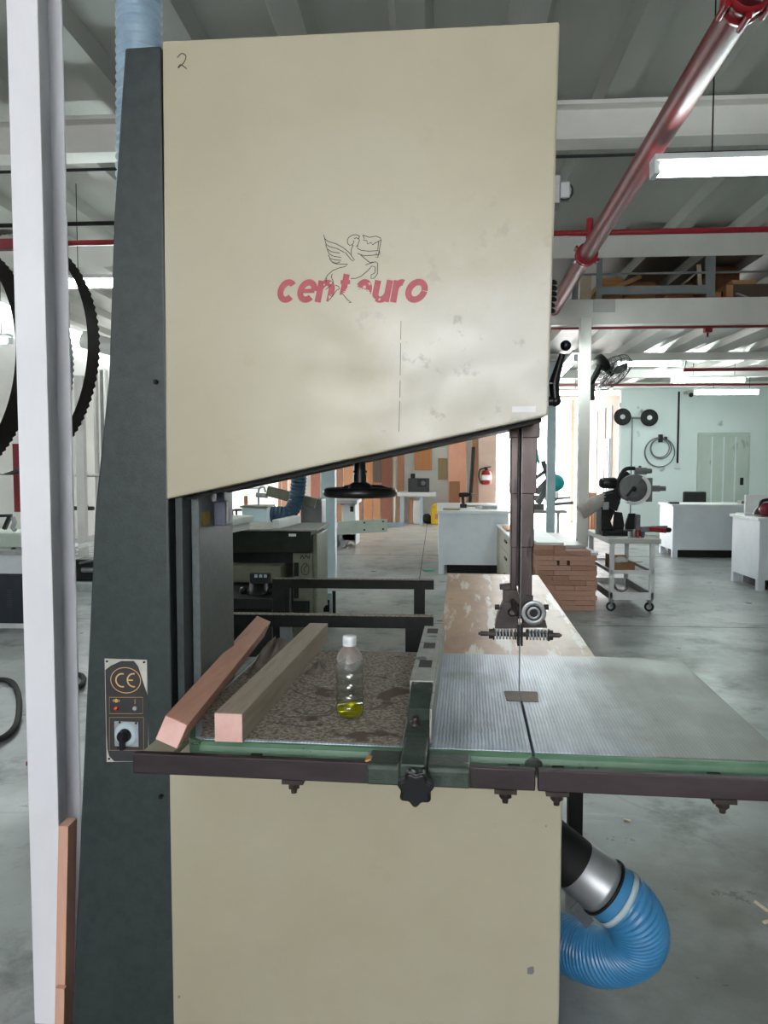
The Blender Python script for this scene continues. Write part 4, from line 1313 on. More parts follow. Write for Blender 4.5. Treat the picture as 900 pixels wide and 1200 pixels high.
# things lying on the planer
a, b = Vector(q(323, 618, 6.55)), Vector(q(348, 606, 7.15))
a.z = b.z = zt + .04
tag(MB().bar(a, b, .065, .075).build('aluminium_bar', 'white', bevel=.004), 'short white square bar lying on the planer table', 'bar')
hz = spline([B(352, 530, 7.25), B(350, 565, 7.25), B(346, 590, 7.25), B(335, 605, 7.2), B(318, 613, 7.2)], 14)
hz = [(v.x, v.y, max(v.z, zt + .085)) for v in hz]
hz = rescale(hz, .008)
tag(MB().tube(hz, .07, 20, rf=lambda i: .074 + .004 * math.sin(i * 1.5)).build('planer_hose', 'hosedark'), 'dark blue hose bending down onto the planer', 'hose')
tag(MB().bar(B(313, 575, 7.42), B(370, 590, 7.42), .05, .10).build('support_arm', 'olivepaint', bevel=.006), 'grey green support arm slanting behind the planer hose', 'arm')
a = B(365, 585, 7.7); b = B(378, 612, 7.7)
tag(MB().box(B(352, 590, 7.6)[0], B(377, 590, 7.6)[0], 7.6, 7.9, 0, B(360, 585, 7.6)[2]).build('motor_cabinet', 'toolgrey', bevel=.01), 'grey machine cabinet standing behind the planer hose', 'cabinet')
# pale bench slab left of the planer
T = Matrix.Translation((-1.80, 5.05, 0)) @ Matrix.Rotation(math.radians(-8), 4, 'Z')
wb = thing('side_bench', 'pale bench slab seen left of the planer', 'bench', (-1.80, 5.05, 0))
MB(T).box(.05, .52, -.4, .25, 1.12, 1.165).build('bench_top', 'palegreen', wb, bevel=.005)
MB(T).box(.06, .50, -.38, .23, 1.07, 1.12).build('bench_edge', 'steelgrey', wb, bevel=.005)
for sx in (.1, .28):
    for sy in (-.3, .15):
        MB(T).box(sx - .03, sx + .03, sy - .03, sy + .03, 0, 1.07).build('leg', 'toolgrey', wb)

# ------------------------------------------------------------------ far left corner under the cover
c = B(302, 605, 12.5)
bs = thing('utility_sink', 'pale blue grey tub standing by the back wall', 'tub', (c[0], 12.5, 0))
a, b = B(286, 594, 12.5), B(316, 594, 12.5)
MB().prism([(a[0], a[2]), (b[0], a[2]), (b[0] - .03, .45), (a[0] + .03, .45)], 'XZ', 12.3, 12.8).build('tub_body', 'bluegrey', bs, bevel=.02)
MB().box(a[0] - .02, b[0] + .02, 12.27, 12.83, a[2], a[2] + .025).build('tub_rim', 'olivepaint', bs)
MB().box(a[0] + .06, b[0] - .06, 12.4, 12.7, 0, .46).build('pedestal', 'toolgrey', bs)
m = MB()
m.tube(spline([B(303, 598, 12.85), B(303, 583, 12.85), B(303.5, 573, 12.85), B(309, 571, 12.85), B(311, 577, 12.85)], 5), .02, 8)
m.tube([B(286, 573, 12.85), B(304, 572, 12.85)], .012, 8).tube([B(300, 580, 12.85), B(314, 581, 12.85)], .04, 8)
m.build('tap', 'zinc', bs)
tag(MB().bar(B(288.5, 593, 12.6), B(288, 581, 12.6), .06, .04).build('wood_stick', 'orange'), 'short orange stick standing in the blue grey tub', 'stick')
tag(MB().tube([B(273, 604, 14), B(267, 579, 14.1)], .02, 8).build('broom_stick', 'toolgrey'), 'thin grey stick leaning on the white back wall', 'stick')
sp_ = thing('floor_rack', 'low black metal rack at the foot of the white wall', 'rack', (B(279, 603, 13.4)[0], 13.4, 0))
a, b = B(273, 600, 13.4), B(287, 600, 13.4)
for z in (.3, .55, .72):
    MB().box(a[0], b[0], 13.3, 13.6, z, z + .03).build('shelf', 'dark', sp_)
for x in (a[0], b[0] - .03):
    MB().box(x, x + .03, 13.3, 13.33, 0, .75).box(x, x + .03, 13.57, 13.6, 0, .75).each('upright', 'dark', sp_)

# ------------------------------------------------------------------ white panel saw
pw = thing('panel_saw', 'white panel saw with red stripe and pale green arm', 'saw', (B(405, 638, 14.2)[0], 14.2, 0))
def w(px, py, Y=14.2): return B(px, py, Y)
MB().prism([(w(398, 0)[0], w(0, 632)[2]), (w(416, 0)[0], w(0, 632)[2]), (w(415, 0)[0], w(0, 590)[2]), (w(399, 0)[0], w(0, 588)[2])], 'XZ', 14.2, 14.9).build('machine_body', 'white', pw, bevel=.02)
MB().prism([(w(397, 0)[0], 0), (w(402, 0)[0], 0), (w(404, 0)[0], .12), (w(411, 0)[0], .12), (w(412, 0)[0], .04), (w(416, 0)[0], .04), (w(416, 0)[0], .25), (w(397, 0)[0], .25)], 'XZ', 14.2, 14.9).build('machine_foot', 'white', pw, bevel=.01)
a = w(392, 589); b = w(418, 583)
MB().box(w(385, 0)[0], w(418, 0)[0], 14.1, 15.0, w(0, 589)[2], w(0, 585)[2]).build('saw_table', 'zinc', pw, bevel=.01)
MB().bar(w(399, 590.5, 14.17), w(411, 588, 14.17), .02, .05).build('red_stripe', 'redbright', pw)
MB().box(w(409, 0)[0], w(413, 0)[0], 14.17, 14.2, w(0, 598)[2], w(0, 592)[2]).build('switch', 'dark', pw)
MB().hexa([w(395, 627, 13.7), w(454, 623, 13.7), w(454, 623, 13.78), w(395, 627, 13.78)], [w(396, 611, 13.7), w(454, 608, 13.7), w(454, 608, 13.78), w(396, 611, 13.78)]).build('sliding_arm', 'palegreen', pw, bevel=.006)
MB().hexa([w(454, 619, 13.75), w(473, 617, 13.75), w(473, 617, 13.8), w(454, 619, 13.8)], [w(454, 612.5, 13.75), w(473, 611.5, 13.75), w(473, 611.5, 13.8), w(454, 612.5, 13.8)]).build('arm_extension', 'bluegrey', pw)
m = MB()
for px, py in ((427, 612.5), (427, 621), (449, 611), (449, 620)):
    p = w(px, py, 13.7); m.box(p[0] - .015, p[0] + .015, 13.69, 13.702, p[2] - .015, p[2] + .015)
m.each('bolt', 'dark', pw)
x = w(392, 0)[0]
MB().box(x - .1, x + .03, 13.8, 14.6, 0, w(0, 618)[2]).build('side_motor', 'toolgrey', pw, bevel=.02)

# ------------------------------------------------------------------ boards leaning on the back wall
YB = 20.75
BD = [
    (330, 337, 555, 'brown', 'narrow brown board beside the dark blue hose'), (338, 342, 550, 'salmon', 'thin salmon strip beside the dark blue hose'), (326, 330, 557, 'maroon', 'dark maroon strip left of the dark blue hose'),
    (342, 348, 548, 'chocolate', 'dark chocolate board just left of the dark blue hose'), (349, 358, 545, 'salmon', 'pale salmon board behind the dark blue hose'), (364, 375, 540, 'reddish', 'reddish board right of the dark blue hose'),
    (393, 402, 520, 'brown', 'brown board right of the pale blue column'), (402.5, 414, 518, 'tan', 'tan board left of the handwheel shaft'), (415, 426, 516, 'brown', 'brown board directly behind the handwheel shaft'),
    (427, 437, 514, 'orange', 'orange board just right of the handwheel shaft'), (437.5, 446.5, 510, 'tan', 'tan board behind the dark hanging panel'), (447, 460, 507, 'reddish', 'wide reddish brown board left of the white strip'),
    (461, 464, 540, 'cream', 'thin white strip among the brown boards'), (465.5, 474, 503, 'brown', 'brown board at the end of the row before the shelf'),
    (525.6, 547, 492, 'salmon', 'wide salmon board left of the fire extinguisher'), (553.5, 560.5, 500, 'brown', 'narrow brown board left of the cream pillar'),
]
for k, (a, b, t, mt, lb) in enumerate(BD):
    Y = YB - .05
    p, r = B(a + .25, t, Y), B(b - .25, t, Y)
    zt_ = min(3.2, p[2])
    lean = .14
    m = MB().hexa([(p[0], Y - lean, 0), (r[0], Y - lean, 0), (r[0], Y - lean + .03, 0), (p[0], Y - lean + .03, 0)], [(p[0], Y, zt_), (r[0], Y, zt_), (r[0], Y + .03, zt_), (p[0], Y + .03, zt_)])
    tag(m.build('leaning_board', mt, bevel=.004), lb + ', leaning on the back wall', 'board', 'boards leaning on the back wall')
def panel(a, b, t, bt, Y, mt, label, name='board_panel', th=.03):
    p, r = B(a, t, Y), B(b, bt, Y)
    return tag(MB().box(p[0], r[0], Y, Y + th, r[2], p[2]).build(name, mt, bevel=.004), label, 'board', 'boards leaning on the back wall')
panel(437, 447, 535, 565.5, 20.5, 'chocolate', 'dark chocolate panel hung high among the brown boards')
panel(486, 506, 524, 551, 20.9, 'orange', 'square orange panel on the wall above the black box')
panel(513.5, 524, 537, 562, 20.9, 'olive', 'small olive panel on the wall right of the orange panel')
p, r = B(527, 564, 20.3), B(539, 564, 20.3)
tag(MB().box(p[0], r[0], 20.3, 20.34, 0, p[2]).build('short_board', 'maroon', bevel=.004), 'short maroon board standing in front of the salmon board', 'board', 'boards leaning on the back wall')
tag(MB().tube([B(550, 612, 20.2), B(555, 524, 20.5)], .05, 10).build('leaning_pole', 'dark'), 'black pole leaning right of the wide salmon board', 'pole')
# shelf with black box
sh = thing('wall_shelf_table', 'white work table by the back wall under the orange panel', 'table', (B(490, 611, 20)[0], 20.0, 0))
a, b = B(466, 577, 19.8), B(511, 577, 19.8)
zs = a[2]
MB().box(a[0], b[0], 19.8, 20.6, zs - .1, zs).build('table_top', 'white', sh, bevel=.01)
for x in (a[0] + .06, b[0] - .42):
    MB().box(x, x + .08, 19.85, 19.95, 0, zs - .1).box(x, x + .08, 20.45, 20.55, 0, zs - .1).each('leg', 'bluegrey', sh)
a, b = B(478, 560.5, 20), B(503, 577, 20)
cb = thing('sound_box', 'dark grey box with round dial on the white wall table', 'box', ((a[0] + b[0]) / 2, 20.0, zs))
MB().box(a[0], b[0], 20.0, 20.4, zs, a[2]).build('case', 'sticker', cb, bevel=.02)
x = B(494, 566, 20); MB().box(x[0] - .1, x[0] + .12, 19.98, 20.0, x[2] - .1, x[2] + .1).build('front_panel', 'black', cb)
x = B(496, 566, 20); MB().lathe([(.06, 0), (.06, .02)], (x[0], 19.98, x[2]), (0, -1, 0), 16).build('dial', 'toolgrey', cb)
x = B(484, 557, 20.3); tag(MB().box(x[0] - .06, x[0] + .06, 20.2, 20.3, a[2], a[2] + .12).build('black_charger', 'black', bevel=.01), 'small black charger standing on the dark grey box', 'charger')
a, b = B(479, 583, 20.3), B(484.5, 612, 20.3)
tag(MB().box(a[0], b[0], 20.3, 20.4, 0, zs - .15).build('short_board', 'brown'), 'brown offcut board standing under the white wall table', 'board')
a, b = B(484.5, 586, 20.1), B(493, 613, 20.1)
tag(MB().box(a[0], b[0], 20.1, 20.4, 0, a[2]).build('white_carton', 'paper', bevel=.01), 'tall white carton standing under the white wall table', 'carton')
a = B(499, 606, 20.2)
tag(MB().ball((a[0] + .03, 20.2, .14), .13, sq=1.0).ball((a[0] + .1, 20.25, .1), .1).build('black_bag', 'rubber'), 'black bag slumped on floor beside the yellow jerrycan', 'bag')
a, b = B(505, 591, 19.9), B(516, 613, 19.9)
jc = thing('jerrycan', 'yellow jerrycan on the floor under the wall table', 'jerrycan', ((a[0] + b[0]) / 2, 20, 0))
MB().box(a[0], b[0], 19.9, 20.15, 0, a[2] - .05).build('can_body', 'yellow', jc, bevel=.05, seg=3)
MB().box(a[0] + .06, b[0] - .06, 20.0, 20.04, a[2] - .06, a[2] + .02).build('can_handle', 'yellow', jc, bevel=.01)
x = (a[0] + b[0]) / 2
MB().box(x - .02, x + .09, 19.895, 19.9, .15, .28).build('can_label', 'orange', jc)
# pillar: fire extinguisher
fe = thing('fire_extinguisher', 'red fire extinguisher hanging on the cream pillar', 'extinguisher', (B(570, 569, 20.5)[0], 20.5, B(570, 569, 20.5)[2]))
c0 = B(570, 568, 20.5); c1 = B(570, 551, 20.5)
MB().lathe([(.01, 0), (.13, .01), (.135, .04), (.135, c1[2] - c0[2] - .08), (.10, c1[2] - c0[2] - .02), (.04, c1[2] - c0[2])], c0, (0, 0, 1), 20).build('cylinder', 'redbright', fe)
MB().lathe([(.04, 0), (.04, .06)], c1, (0, 0, 1), 10).bar((c1[0] - .06, c1[1], c1[2] + .07), (c1[0] + .12, c1[1], c1[2] + .09), .04, .03).build('valve', 'dark', fe)
MB().tube(spline([(c1[0] - .02, c1[1] - .02, c1[2] + .05), (c1[0] - .16, c1[1] - .02, c1[2] + .02), (c1[0] - .2, c1[1] - .02, c1[2] - .15), (c1[0] - .15, c1[1] - .05, c1[2] - .35)], 6), .018, 8).build('nozzle_hose', 'rubber', fe)
MB().lathe([(.136, .12), (.1375, .12), (.1375, .26), (.136, .26)], c0, (0, 0, 1), 20, closed=True).build('label_band', 'paper', fe)

# ------------------------------------------------------------------ benches
def bench(label, x0, x1, y0, y1, z, mat='whitelam', toe=True, grp='white workshop benches', overhang=.03, name='workbench'):
    t = thing(name, label, 'bench', ((x0 + x1) / 2, (y0 + y1) / 2, 0), group=grp)
    MB().box(x0 - overhang, x1 + overhang, y0 - overhang, y1 + overhang, z - .035, z).build('bench_top', 'white', t, bevel=.004)
    MB().box(x0, x1, y0, y1, .13, z - .035).build('bench_carcass', mat, t, bevel=.004)
    for x in (x0, x1 - .08):
        for y in (y0, y1 - .08):
            MB().box(x, x + .08, y, y + .08, 0, .13).build('foot', mat, t)
    MB().box(x0 + .12, x1 - .12, y0 + .12, y1 - .1, .0, .13).build('toe_recess', 'dark', t)
    return t
ZB = .885
bench('blue white box bench behind the blade guard with a drill on it', .05, 1.02, 10.72, 13.2, ZB, overhang=.02)
bench('long white bench in front of the mint wall door', 3.91, 7.4, 12.9, 13.65, ZB)
bench('white bench cut by the right edge, nearest of the white benches', 3.90, 5.6, 9.5, 10.35, ZB)
dr_ = thing('cordless_drill', 'black cordless drill standing on the blue white bench', 'drill', (B(543, 588, 11.6)[0], 11.6, ZB))
c = B(543, 588, 11.6)
MB().box(c[0] - .05, c[0] + .05, 11.56, 11.66, ZB, ZB + .06).build('battery', 'black', dr_, bevel=.008)
MB().bar((c[0], 11.61, ZB + .05), (c[0] - .01, 11.61, ZB + .17), .045, .05).build('grip', 'black', dr_, bevel=.01)
MB().lathe([(.025, 0), (.035, .02), (.035, .13), (.025, .14), (.02, .19)], (c[0] - .07, 11.61, ZB + .19), (1, 0, .05), 16).build('drill_motor', 'black', dr_)
MB().lathe([(.018, 0), (.012, .05)], (c[0] + .12, 11.61, ZB + .2), (1, 0, .05), 12).build('chuck', 'dullsteel', dr_)
a = B(520, 597, 10.9)
tag(MB().bar((a[0], 11.0, ZB + .012), (a[0] + .22, 10.9, ZB + .012), .05, .02).build('wood_slip', 'olive'), 'thin wood slip near the front edge of the blue white bench', 'wood slip')
tag(MB(Matrix.Translation((.62, 12.0, ZB + .001))).box(-.2, .2, -.1, .1, 0, .015).build('paper_sheets', 'olive'), 'greenish sheets lying right of the drill', 'sheets')
tag(MB(Matrix.Translation((.75, 11.4, ZB + .001)) @ Matrix.Rotation(.3, 4, 'Z')).box(-.12, .12, -.15, .15, 0, .05).build('plastic_tray', 'zinc', bevel=.01), 'shallow grey tray on the right of the blue white bench', 'tray')
# office chair behind the long bench
c = B(814, 587, 14.5)
ch = thing('office_chair', 'black office chair pushed behind the long white bench', 'chair', (c[0], 14.5, 0))
a, b = B(800.5, 576, 14.7), B(827, 588, 14.7)
MB().box(a[0], b[0], 14.66, 14.74, .62, a[2]).build('backrest', 'rubber', ch, bevel=.025, seg=3)
MB().box(a[0] - .02, b[0] + .02, 14.2, 14.68, .44, .52).build('seat', 'rubber', ch, bevel=.03, seg=3)
MB().cyl((c[0], 14.45, .1), (c[0], 14.45, .44), .03).build('gas_column', 'dark', ch)
MB().bar((c[0], 14.6, .46), (c[0], 14.74, .7), .06, .02).build('back_bar', 'dark', ch)
for k in range(5):
    a_ = 2 * PI * k / 5
    e = (c[0] + .28 * math.cos(a_), 14.45 + .28 * math.sin(a_), .07)
    l = MB().bar((c[0], 14.45, .11), e, .05, .035).build('base_leg', 'dark', ch)
    MB().lathe([(.03, -.02), (.03, .02)], (e[0], e[1], .03), (1, 0, 0), 12).build('castor', 'rubber', l)
# small objects on the benches
a = B(875, 583, 13.2)
tag(MB().box(a[0] - .12, a[0] + .18, 13.1, 13.3, ZB, ZB + .05).build('tool_tray', 'olivepaint', bevel=.01), 'flat grey green tool on the right of the long bench', 'tool')
a = B(787, 587, 13.1)
tag(MB().box(a[0] - .06, a[0] + .1, 13.0, 13.1, ZB, ZB + .03).build('glue_stick', 'dark', bevel=.005), 'small dark tool on the left end of the long bench', 'tool')
a = BZ(863, 600, ZB)
tag(MB(Matrix.Translation((4.18, 10.1, ZB))).box(-.28, .22, -.14, .14, 0, .022).build('cutting_board', 'white'), 'white board lying on the nearest white bench', 'board')
tag(MB(Matrix.Translation((4.24, 9.98, ZB + .022))).box(-.16, .16, -.06, .06, 0, .02).build('dark_block', 'cardin'), 'dark brown block lying on the white bench board', 'block')
a = B(895, 592, 9.75)
rt = thing('circular_saw', 'maroon hand circular saw on the bench at right edge', 'power tool', (a[0] + .05, 9.75, ZB))
MB().box(a[0] - .05, a[0] + .3, 9.68, 9.9, ZB, ZB + .008).build('sole_plate', 'steel', rt)
MB().lathe([(.02, 0), (.075, .005), (.085, .03), (.08, .08), (.05, .1)], (a[0] + .04, 9.72, ZB + .09), (0, 1, 0), 24).build('motor_housing', 'maroontool', rt)
MB().tube(spline([(a[0] - .03, 9.8, ZB + .1), (a[0] + .0, 9.8, ZB + .19), (a[0] + .12, 9.8, ZB + .2), (a[0] + .24, 9.8, ZB + .12)], 6), .02, 10).build('handle', 'black', rt)
MB().prism([(a[0] + .03 + .1 * math.cos(PI * k / 10), ZB + .02 + .11 * math.sin(PI * k / 10)) for k in range(11)], 'XZ', 9.86, 9.89).build('blade_guard', 'dullsteel', rt)
tag(MB().box(a[0] - .02, a[0] + .4, 10.26, 10.3, ZB, ZB + .25).build('white_sheet', 'paper'), 'upright white panel behind the maroon circular saw', 'panel')

# ------------------------------------------------------------------ drawer cabinet and board stack
cb = thing('drawer_cabinet', 'cream drawer cabinet with white top behind the blade guard', 'cabinet', (.94, 9.4, 0))
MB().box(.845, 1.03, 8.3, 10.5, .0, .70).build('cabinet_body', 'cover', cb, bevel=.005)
MB().box(.83, 1.035, 8.25, 10.55, .70, .72).build('cabinet_top', 'white', cb, bevel=.003)
for z in (.12, .32, .52):
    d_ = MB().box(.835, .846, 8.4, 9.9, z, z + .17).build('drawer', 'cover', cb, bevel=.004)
    MB().box(.822, .836, 8.95, 9.2, z + .09, z + .115).build('handle', 'dark', d_)
tag(MB().box(.86, .98, 9.3, 9.9, .72, .745).build('plywood_scrap', 'tan'), 'tan plywood scrap lying on the drawer cabinet', 'scrap')
tag(MB().bar((.99, 8.5, .73), (1.03, 9.1, .73), .02, .02).build('chisel', 'dark'), 'thin dark tool lying on the drawer cabinet', 'tool')
ORD = ['bottom', 'second', 'third', 'fourth', 'fifth', 'sixth', 'seventh', 'eighth', 'ninth', 'tenth', 'eleventh', 'twelfth', 'thirteenth']
rg = random.Random(11)
for r in range(13):
    n = 3 if r in (1, 4, 6, 9) else 2
    cuts = [1.05] + sorted(rg.uniform(1.15, 1.58) if n == 2 else (1.05 + .63 * (k + 1) / 3 + rg.uniform(-.08, .08)) for k in range(n - 1)) + [1.675 + rg.uniform(-.02, .02)]
    if r > 10:
        cuts[-1] = {11: 1.62, 12: 1.36}[r]
    z = .0 + r * .0525
    for k in range(n):
        y0 = 8.06 + rg.uniform(0, .035)
        hh = .0505
        gap = .03 if (r, k) in ((9, 0), (3, 0), (9, 1)) else .003
        nm = {2: ('left', 'right'), 3: ('left', 'middle', 'right')}[n][k]
        ob = MB().box(cuts[k], cuts[k + 1] - gap, y0, y0 + 2.1, z, z + hh).build('hardwood_board', 'stackwood' if rg.random() < .7 else 'stackdark', bevel=.003)
        tag(ob, f'reddish board end in the stack beside the white cart, {ORD[r]} row up, {nm}', 'board', 'boards in the reddish stack')
zt = 13 * .0525
for (x0, x1, z0, y0, y1, mt, lb) in ((1.06, 1.34, zt, 8.08, 9.8, 'white', 'white faced board on top of the reddish stack, left and highest'), (1.37, 1.61, zt - .0525, 8.3, 9.9, 'steelgrey', 'grey board on top of the reddish stack, in the middle'), (1.62, 1.70, zt - .105, 8.1, 9.6, 'whitelam', 'white board on top of the reddish stack, at its right edge')):
    tag(MB().box(x0, x1, y0, y1, z0, z0 + .03).build('laminated_board', mt, bevel=.003), lb, 'board', 'boards in the reddish stack')

# ------------------------------------------------------------------ cart with mitre saw
ct = thing('tool_cart', 'white steel trolley carrying the mitre saw', 'trolley', (1.98, 8.5, 0))
X0, X1, YA, YZ_ = 1.80, 2.25, 8.0, 9.1
ZC = .765
MB().box(X0 - .03, X1 + .05, YA - .04, YZ_ + .03, ZC - .05, ZC).build('cart_top', 'steelgrey', ct, bevel=.004)
for x in (X0, X1 - .045):
    for y in (YA, YZ_ - .045):
        MB().box(x, x + .045, y, y + .045, .14, ZC - .05).build('leg', 'white', ct, bevel=.003)
for z in (.40, .13):
    hh = .035 if z > .3 else .075
    MB().box(X0 + .04, X1 - .04, YA + .03, YZ_ - .03, z, z + .012).build('shelf', 'steelgrey', ct)
    MB().box(X0, X1, YA + .004, YA + .03, z, z + hh).box(X0, X1, YZ_ - .03, YZ_, z, z + hh).each('shelf_rail', 'white', ct)
    MB().box(X0 + .004, X0 + .03, YA, YZ_, z, z + hh).box(X1 - .03, X1 - .004, YA, YZ_, z, z + hh).each('side_rail', 'toolgrey', ct)
for x in (X0 + .03, X1 - .03):
    for y in (YA + .05, YZ_ - .06):
        w_ = MB().box(x - .022, x + .022, y - .03, y + .03, .105, .135).box(x - .012, x + .012, y - .012, y - .006, .045, .11).box(x - .012, x + .012, y + .036, y + .042, .045, .11).build('castor_fork', 'dullsteel', ct)
        MB().lathe([(.02, -.016), (.048, -.016), (.05, 0), (.048, .016), (.02, .016)], (x, y + .015, .05), (.45, 1, 0), 24).build('wheel', 'rubber', w_)
        MB().lathe([(.026, -.019), (.026, .019)], (x, y + .015, .05), (.45, 1, 0), 16).build('hub', 'zinc', w_)
# box on the middle shelf, guard ring on the bottom shelf
bx_ = thing('cardboard_box', 'open cardboard box on the middle shelf of the trolley', 'box', (2.0, 8.3, .412))
MB().box(1.86, 1.875, 8.12, 8.5, .414, .56).box(1.86, 2.08, 8.49, 8.5, .412, .54).box(2.07, 2.08, 8.12, 8.5, .412, .5).box(1.86, 2.08, 8.12, 8.13, .412, .5).box(1.86, 2.08, 8.12, 8.5, .414, .42).build('box_sides', 'cardboard', bx_)
MB().bar((1.94, 8.1, .50), (2.14, 8.08, .515), .16, .004, roll=.15).build('box_flap', 'cardboard', bx_)
tag(MB().ball((1.98, 8.3, .50), .075, sq=.6).build('crumpled_paper', 'paper'), 'crumpled white paper in the open cardboard box', 'paper')
tag(MB().bar((2.06, 8.11, .475), (2.13, 8.13, .53), .02, .02).build('wood_offcut', 'tan') if 0 else MB().bar((1.90, 8.06, .425), (2.05, 8.06, .425), .03, .02).build('wood_offcut', 'tan'), 'thin wood offcut in front of the cardboard box', 'offcut')
c = (2.0, 8.35, .25)
m = MB()
m.prism([(c[0] + .085 * math.cos(PI + PI * k / 14), .24 + .085 * math.sin(PI + PI * k / 14)) for k in range(15)] + [(c[0] + .062 * math.cos(2 * PI - PI * k / 14), .24 + .062 * math.sin(2 * PI - PI * k / 14)) for k in range(15)], 'XZ', 8.33, 8.4)
tag(m.build('spare_guard', 'toolgrey', bevel=.003), 'curved grey spare guard on the bottom shelf of the trolley', 'guard')

ms = thing('mitre_saw', 'grey and black mitre saw with white blade guard on the trolley', 'mitre saw', (2.05, 8.4, ZC))
YM = 8.45
def s_(px, py, Y=YM): return B(px, py, Y)
def sx(px, Y=YM): return B(px, 590, Y)[0]
def sz(py, Y=YM): return B(725, py, Y)[2]
MB().box(sx(703), sx(752), YM - .16, YM + .22, ZC, ZC + .045).lathe([(.16, 0), (.16, .055)], (sx(733), YM, ZC), (0, 0, 1), 32).build('saw_base', 'black', ms, bevel=.006)
MB().box(sx(699), sx(705), YM + .0, YM + .06, ZC, sz(596)).build('rear_post', 'toolgrey', ms, bevel=.006)
MB().prism([(sx(720), ZC + .05), (sx(733), ZC + .05), (sx(734), ZC + .10), (sx(731), sz(601)), (sx(722), sz(600))], 'XZ', YM + .06, YM + .10).prism([(sx(735), ZC + .05), (sx(747), ZC + .05), (sx(747), sz(602)), (sx(739), sz(602)), (sx(735), ZC + .10)], 'XZ', YM + .06, YM + .10).build('fence', 'black', ms, bevel=.004)
MB().prism([(sx(705), ZC + .045), (sx(720), ZC + .045), (sx(715), sz(610)), (sx(709), sz(604))], 'XZ', YM - .02, YM + .06).build('fence_wing', 'black', ms, bevel=.004)
MB().box(sx(746), sx(751), YM + .0, YM + .10, ZC + .02, sz(603)).build('fence_end', 'toolgrey', ms, bevel=.004)
MB().bar(s_(751, 620.5), s_(782, 619), .05, .06).build('extension_rail', 'toolgrey', ms, bevel=.005)
ck = MB().bar(s_(761, 620, YM - .05), s_(781, 622, YM - .05), .03, .05).build('clamp_arm', 'redbright', ms, bevel=.006)
MB().lathe([(.02, 0), (.028, .02), (.026, .05), (.01, .06)], s_(780, 621, YM - .05), (1, 0, 0), 14).build('clamp_grip', 'black', ck)
GC = s_(743, 573, YM)
MB().lathe([(.02, -.03), (.145, -.03), (.15, -.015), (.15, .015), (.145, .03), (.02, .03)], GC, (0, 1, .08), 40).build('blade', 'dullsteel', ms)
R1, R0 = .158, .07
gp = [(GC[0] + R1 * math.cos(math.radians(t)), GC[2] + R1 * math.sin(math.radians(t))) for t in range(60, 236, 8)] + [(GC[0] + .055 * math.cos(math.radians(t)), GC[2] + .055 * math.sin(math.radians(t))) for t in range(236, 59, -16)]
MB().prism(gp, 'XZ', YM - .05, YM + .04).build('upper_guard', 'toolgrey', ms, bevel=.004)
gp = [(GC[0] + .17 * math.cos(math.radians(t)), GC[2] + .17 * math.sin(math.radians(t))) for t in range(-120, 66, 6)] + [(GC[0] + .132 * math.cos(math.radians(t)), GC[2] + .137 * math.sin(math.radians(t))) for t in range(65, -121, -8)]
MB().prism(gp, 'XZ', YM - .045, YM + .04).build('lower_guard', 'white', ms, bevel=.003)
MB().lathe([(.03, 0), (.03, .02), (.014, .025), (.014, .035)], (GC[0] - .01, YM - .03, GC[2]), (0, -1, 0), 16).tube([(GC[0] - .02, YM - .055, GC[2] + .01), (GC[0] - .09, YM - .055, GC[2] - .08)], .014, 8).build('arbor_arm', 'black', ms)
MB().tube(spline([s_(722, 571, YM - .02), s_(726, 560, YM - .02), s_(733, 550, YM - .02), s_(744, 549, YM - .02)], 8), .022, 10).build('carry_handle', 'black', ms)
MB().lathe([(.03, 0), (.038, .01), (.038, .13), (.03, .135), (.026, .18), (.018, .185)], s_(743, 552), (1, -.05, 0), 18).lathe([(.016, 0), (.016, .03)], s_(750, 549), (0, 0, 1), 10).build('slide_rail_head', 'toolgrey', ms)
MB().lathe([(.034, 0), (.034, .09), (.026, .095), (.026, .15)], s_(763, 572.5), (1, -.05, 0), 18).build('lower_rail_head', 'toolgrey', ms)
MB().box(sx(758), sx(765), YM + .02, YM + .07, sz(588), sz(560)).build('slide_plate', 'toolgrey', ms, bevel=.006)
MB().lathe([(.05, 0), (.06, .02), (.06, .14), (.045, .17), (.03, .18)], s_(722, 566), (-1, 0, 0), 20).build('motor', 'black', ms)
MB().prism([(sx(702), sz(590)), (sx(706), sz(580)), (sx(718), sz(577)), (sx(726), sz(588)), (sx(722), sz(599)), (sx(712), sz(592))], 'XZ', YM - .05, YM + .05).lathe([(.035, -.06), (.035, .06)], s_(709, 586), (0, 1, 0), 18).build('pivot_head', 'black', ms, bevel=.008)
MB().prism([(sx(704), sz(618)), (sx(714), sz(618)), (sx(722), sz(600)), (sx(728), sz(588)), (sx(733), sz(568)), (sx(740), sz(556)), (sx(735), sz(552)), (sx(726), sz(560)), (sx(720), sz(574)), (sx(708), sz(577)), (sx(704), sz(590))], 'XZ', YM + .045, YM + .10).build('arm_body', 'black', ms, bevel=.006)
MB().box(sx(705), sx(712), YM - .07, YM - .05, sz(597), sz(588)).build('pivot_lock', 'zinc', ms, bevel=.004)
bg = [s_(711, 577), s_(712, 586), s_(682, 609), s_(676.5, 592)]
m = MB()
pr = [Vector(((bg[0][0] + bg[1][0]) / 2, YM, (bg[0][2] + bg[1][2]) / 2)), Vector(((bg[2][0] + bg[3][0]) / 2, YM, (bg[2][2] + bg[3][2]) / 2))]
dv = pr[1] - pr[0]
m.tube([pr[0] + dv * t for t in (0, .08, .3, .6, .9, 1.0)], .05, 18, rf=lambda i: (.035, .055, .072, .085, .09, .08)[i])
m.build('dust_bag', 'bag', ms)
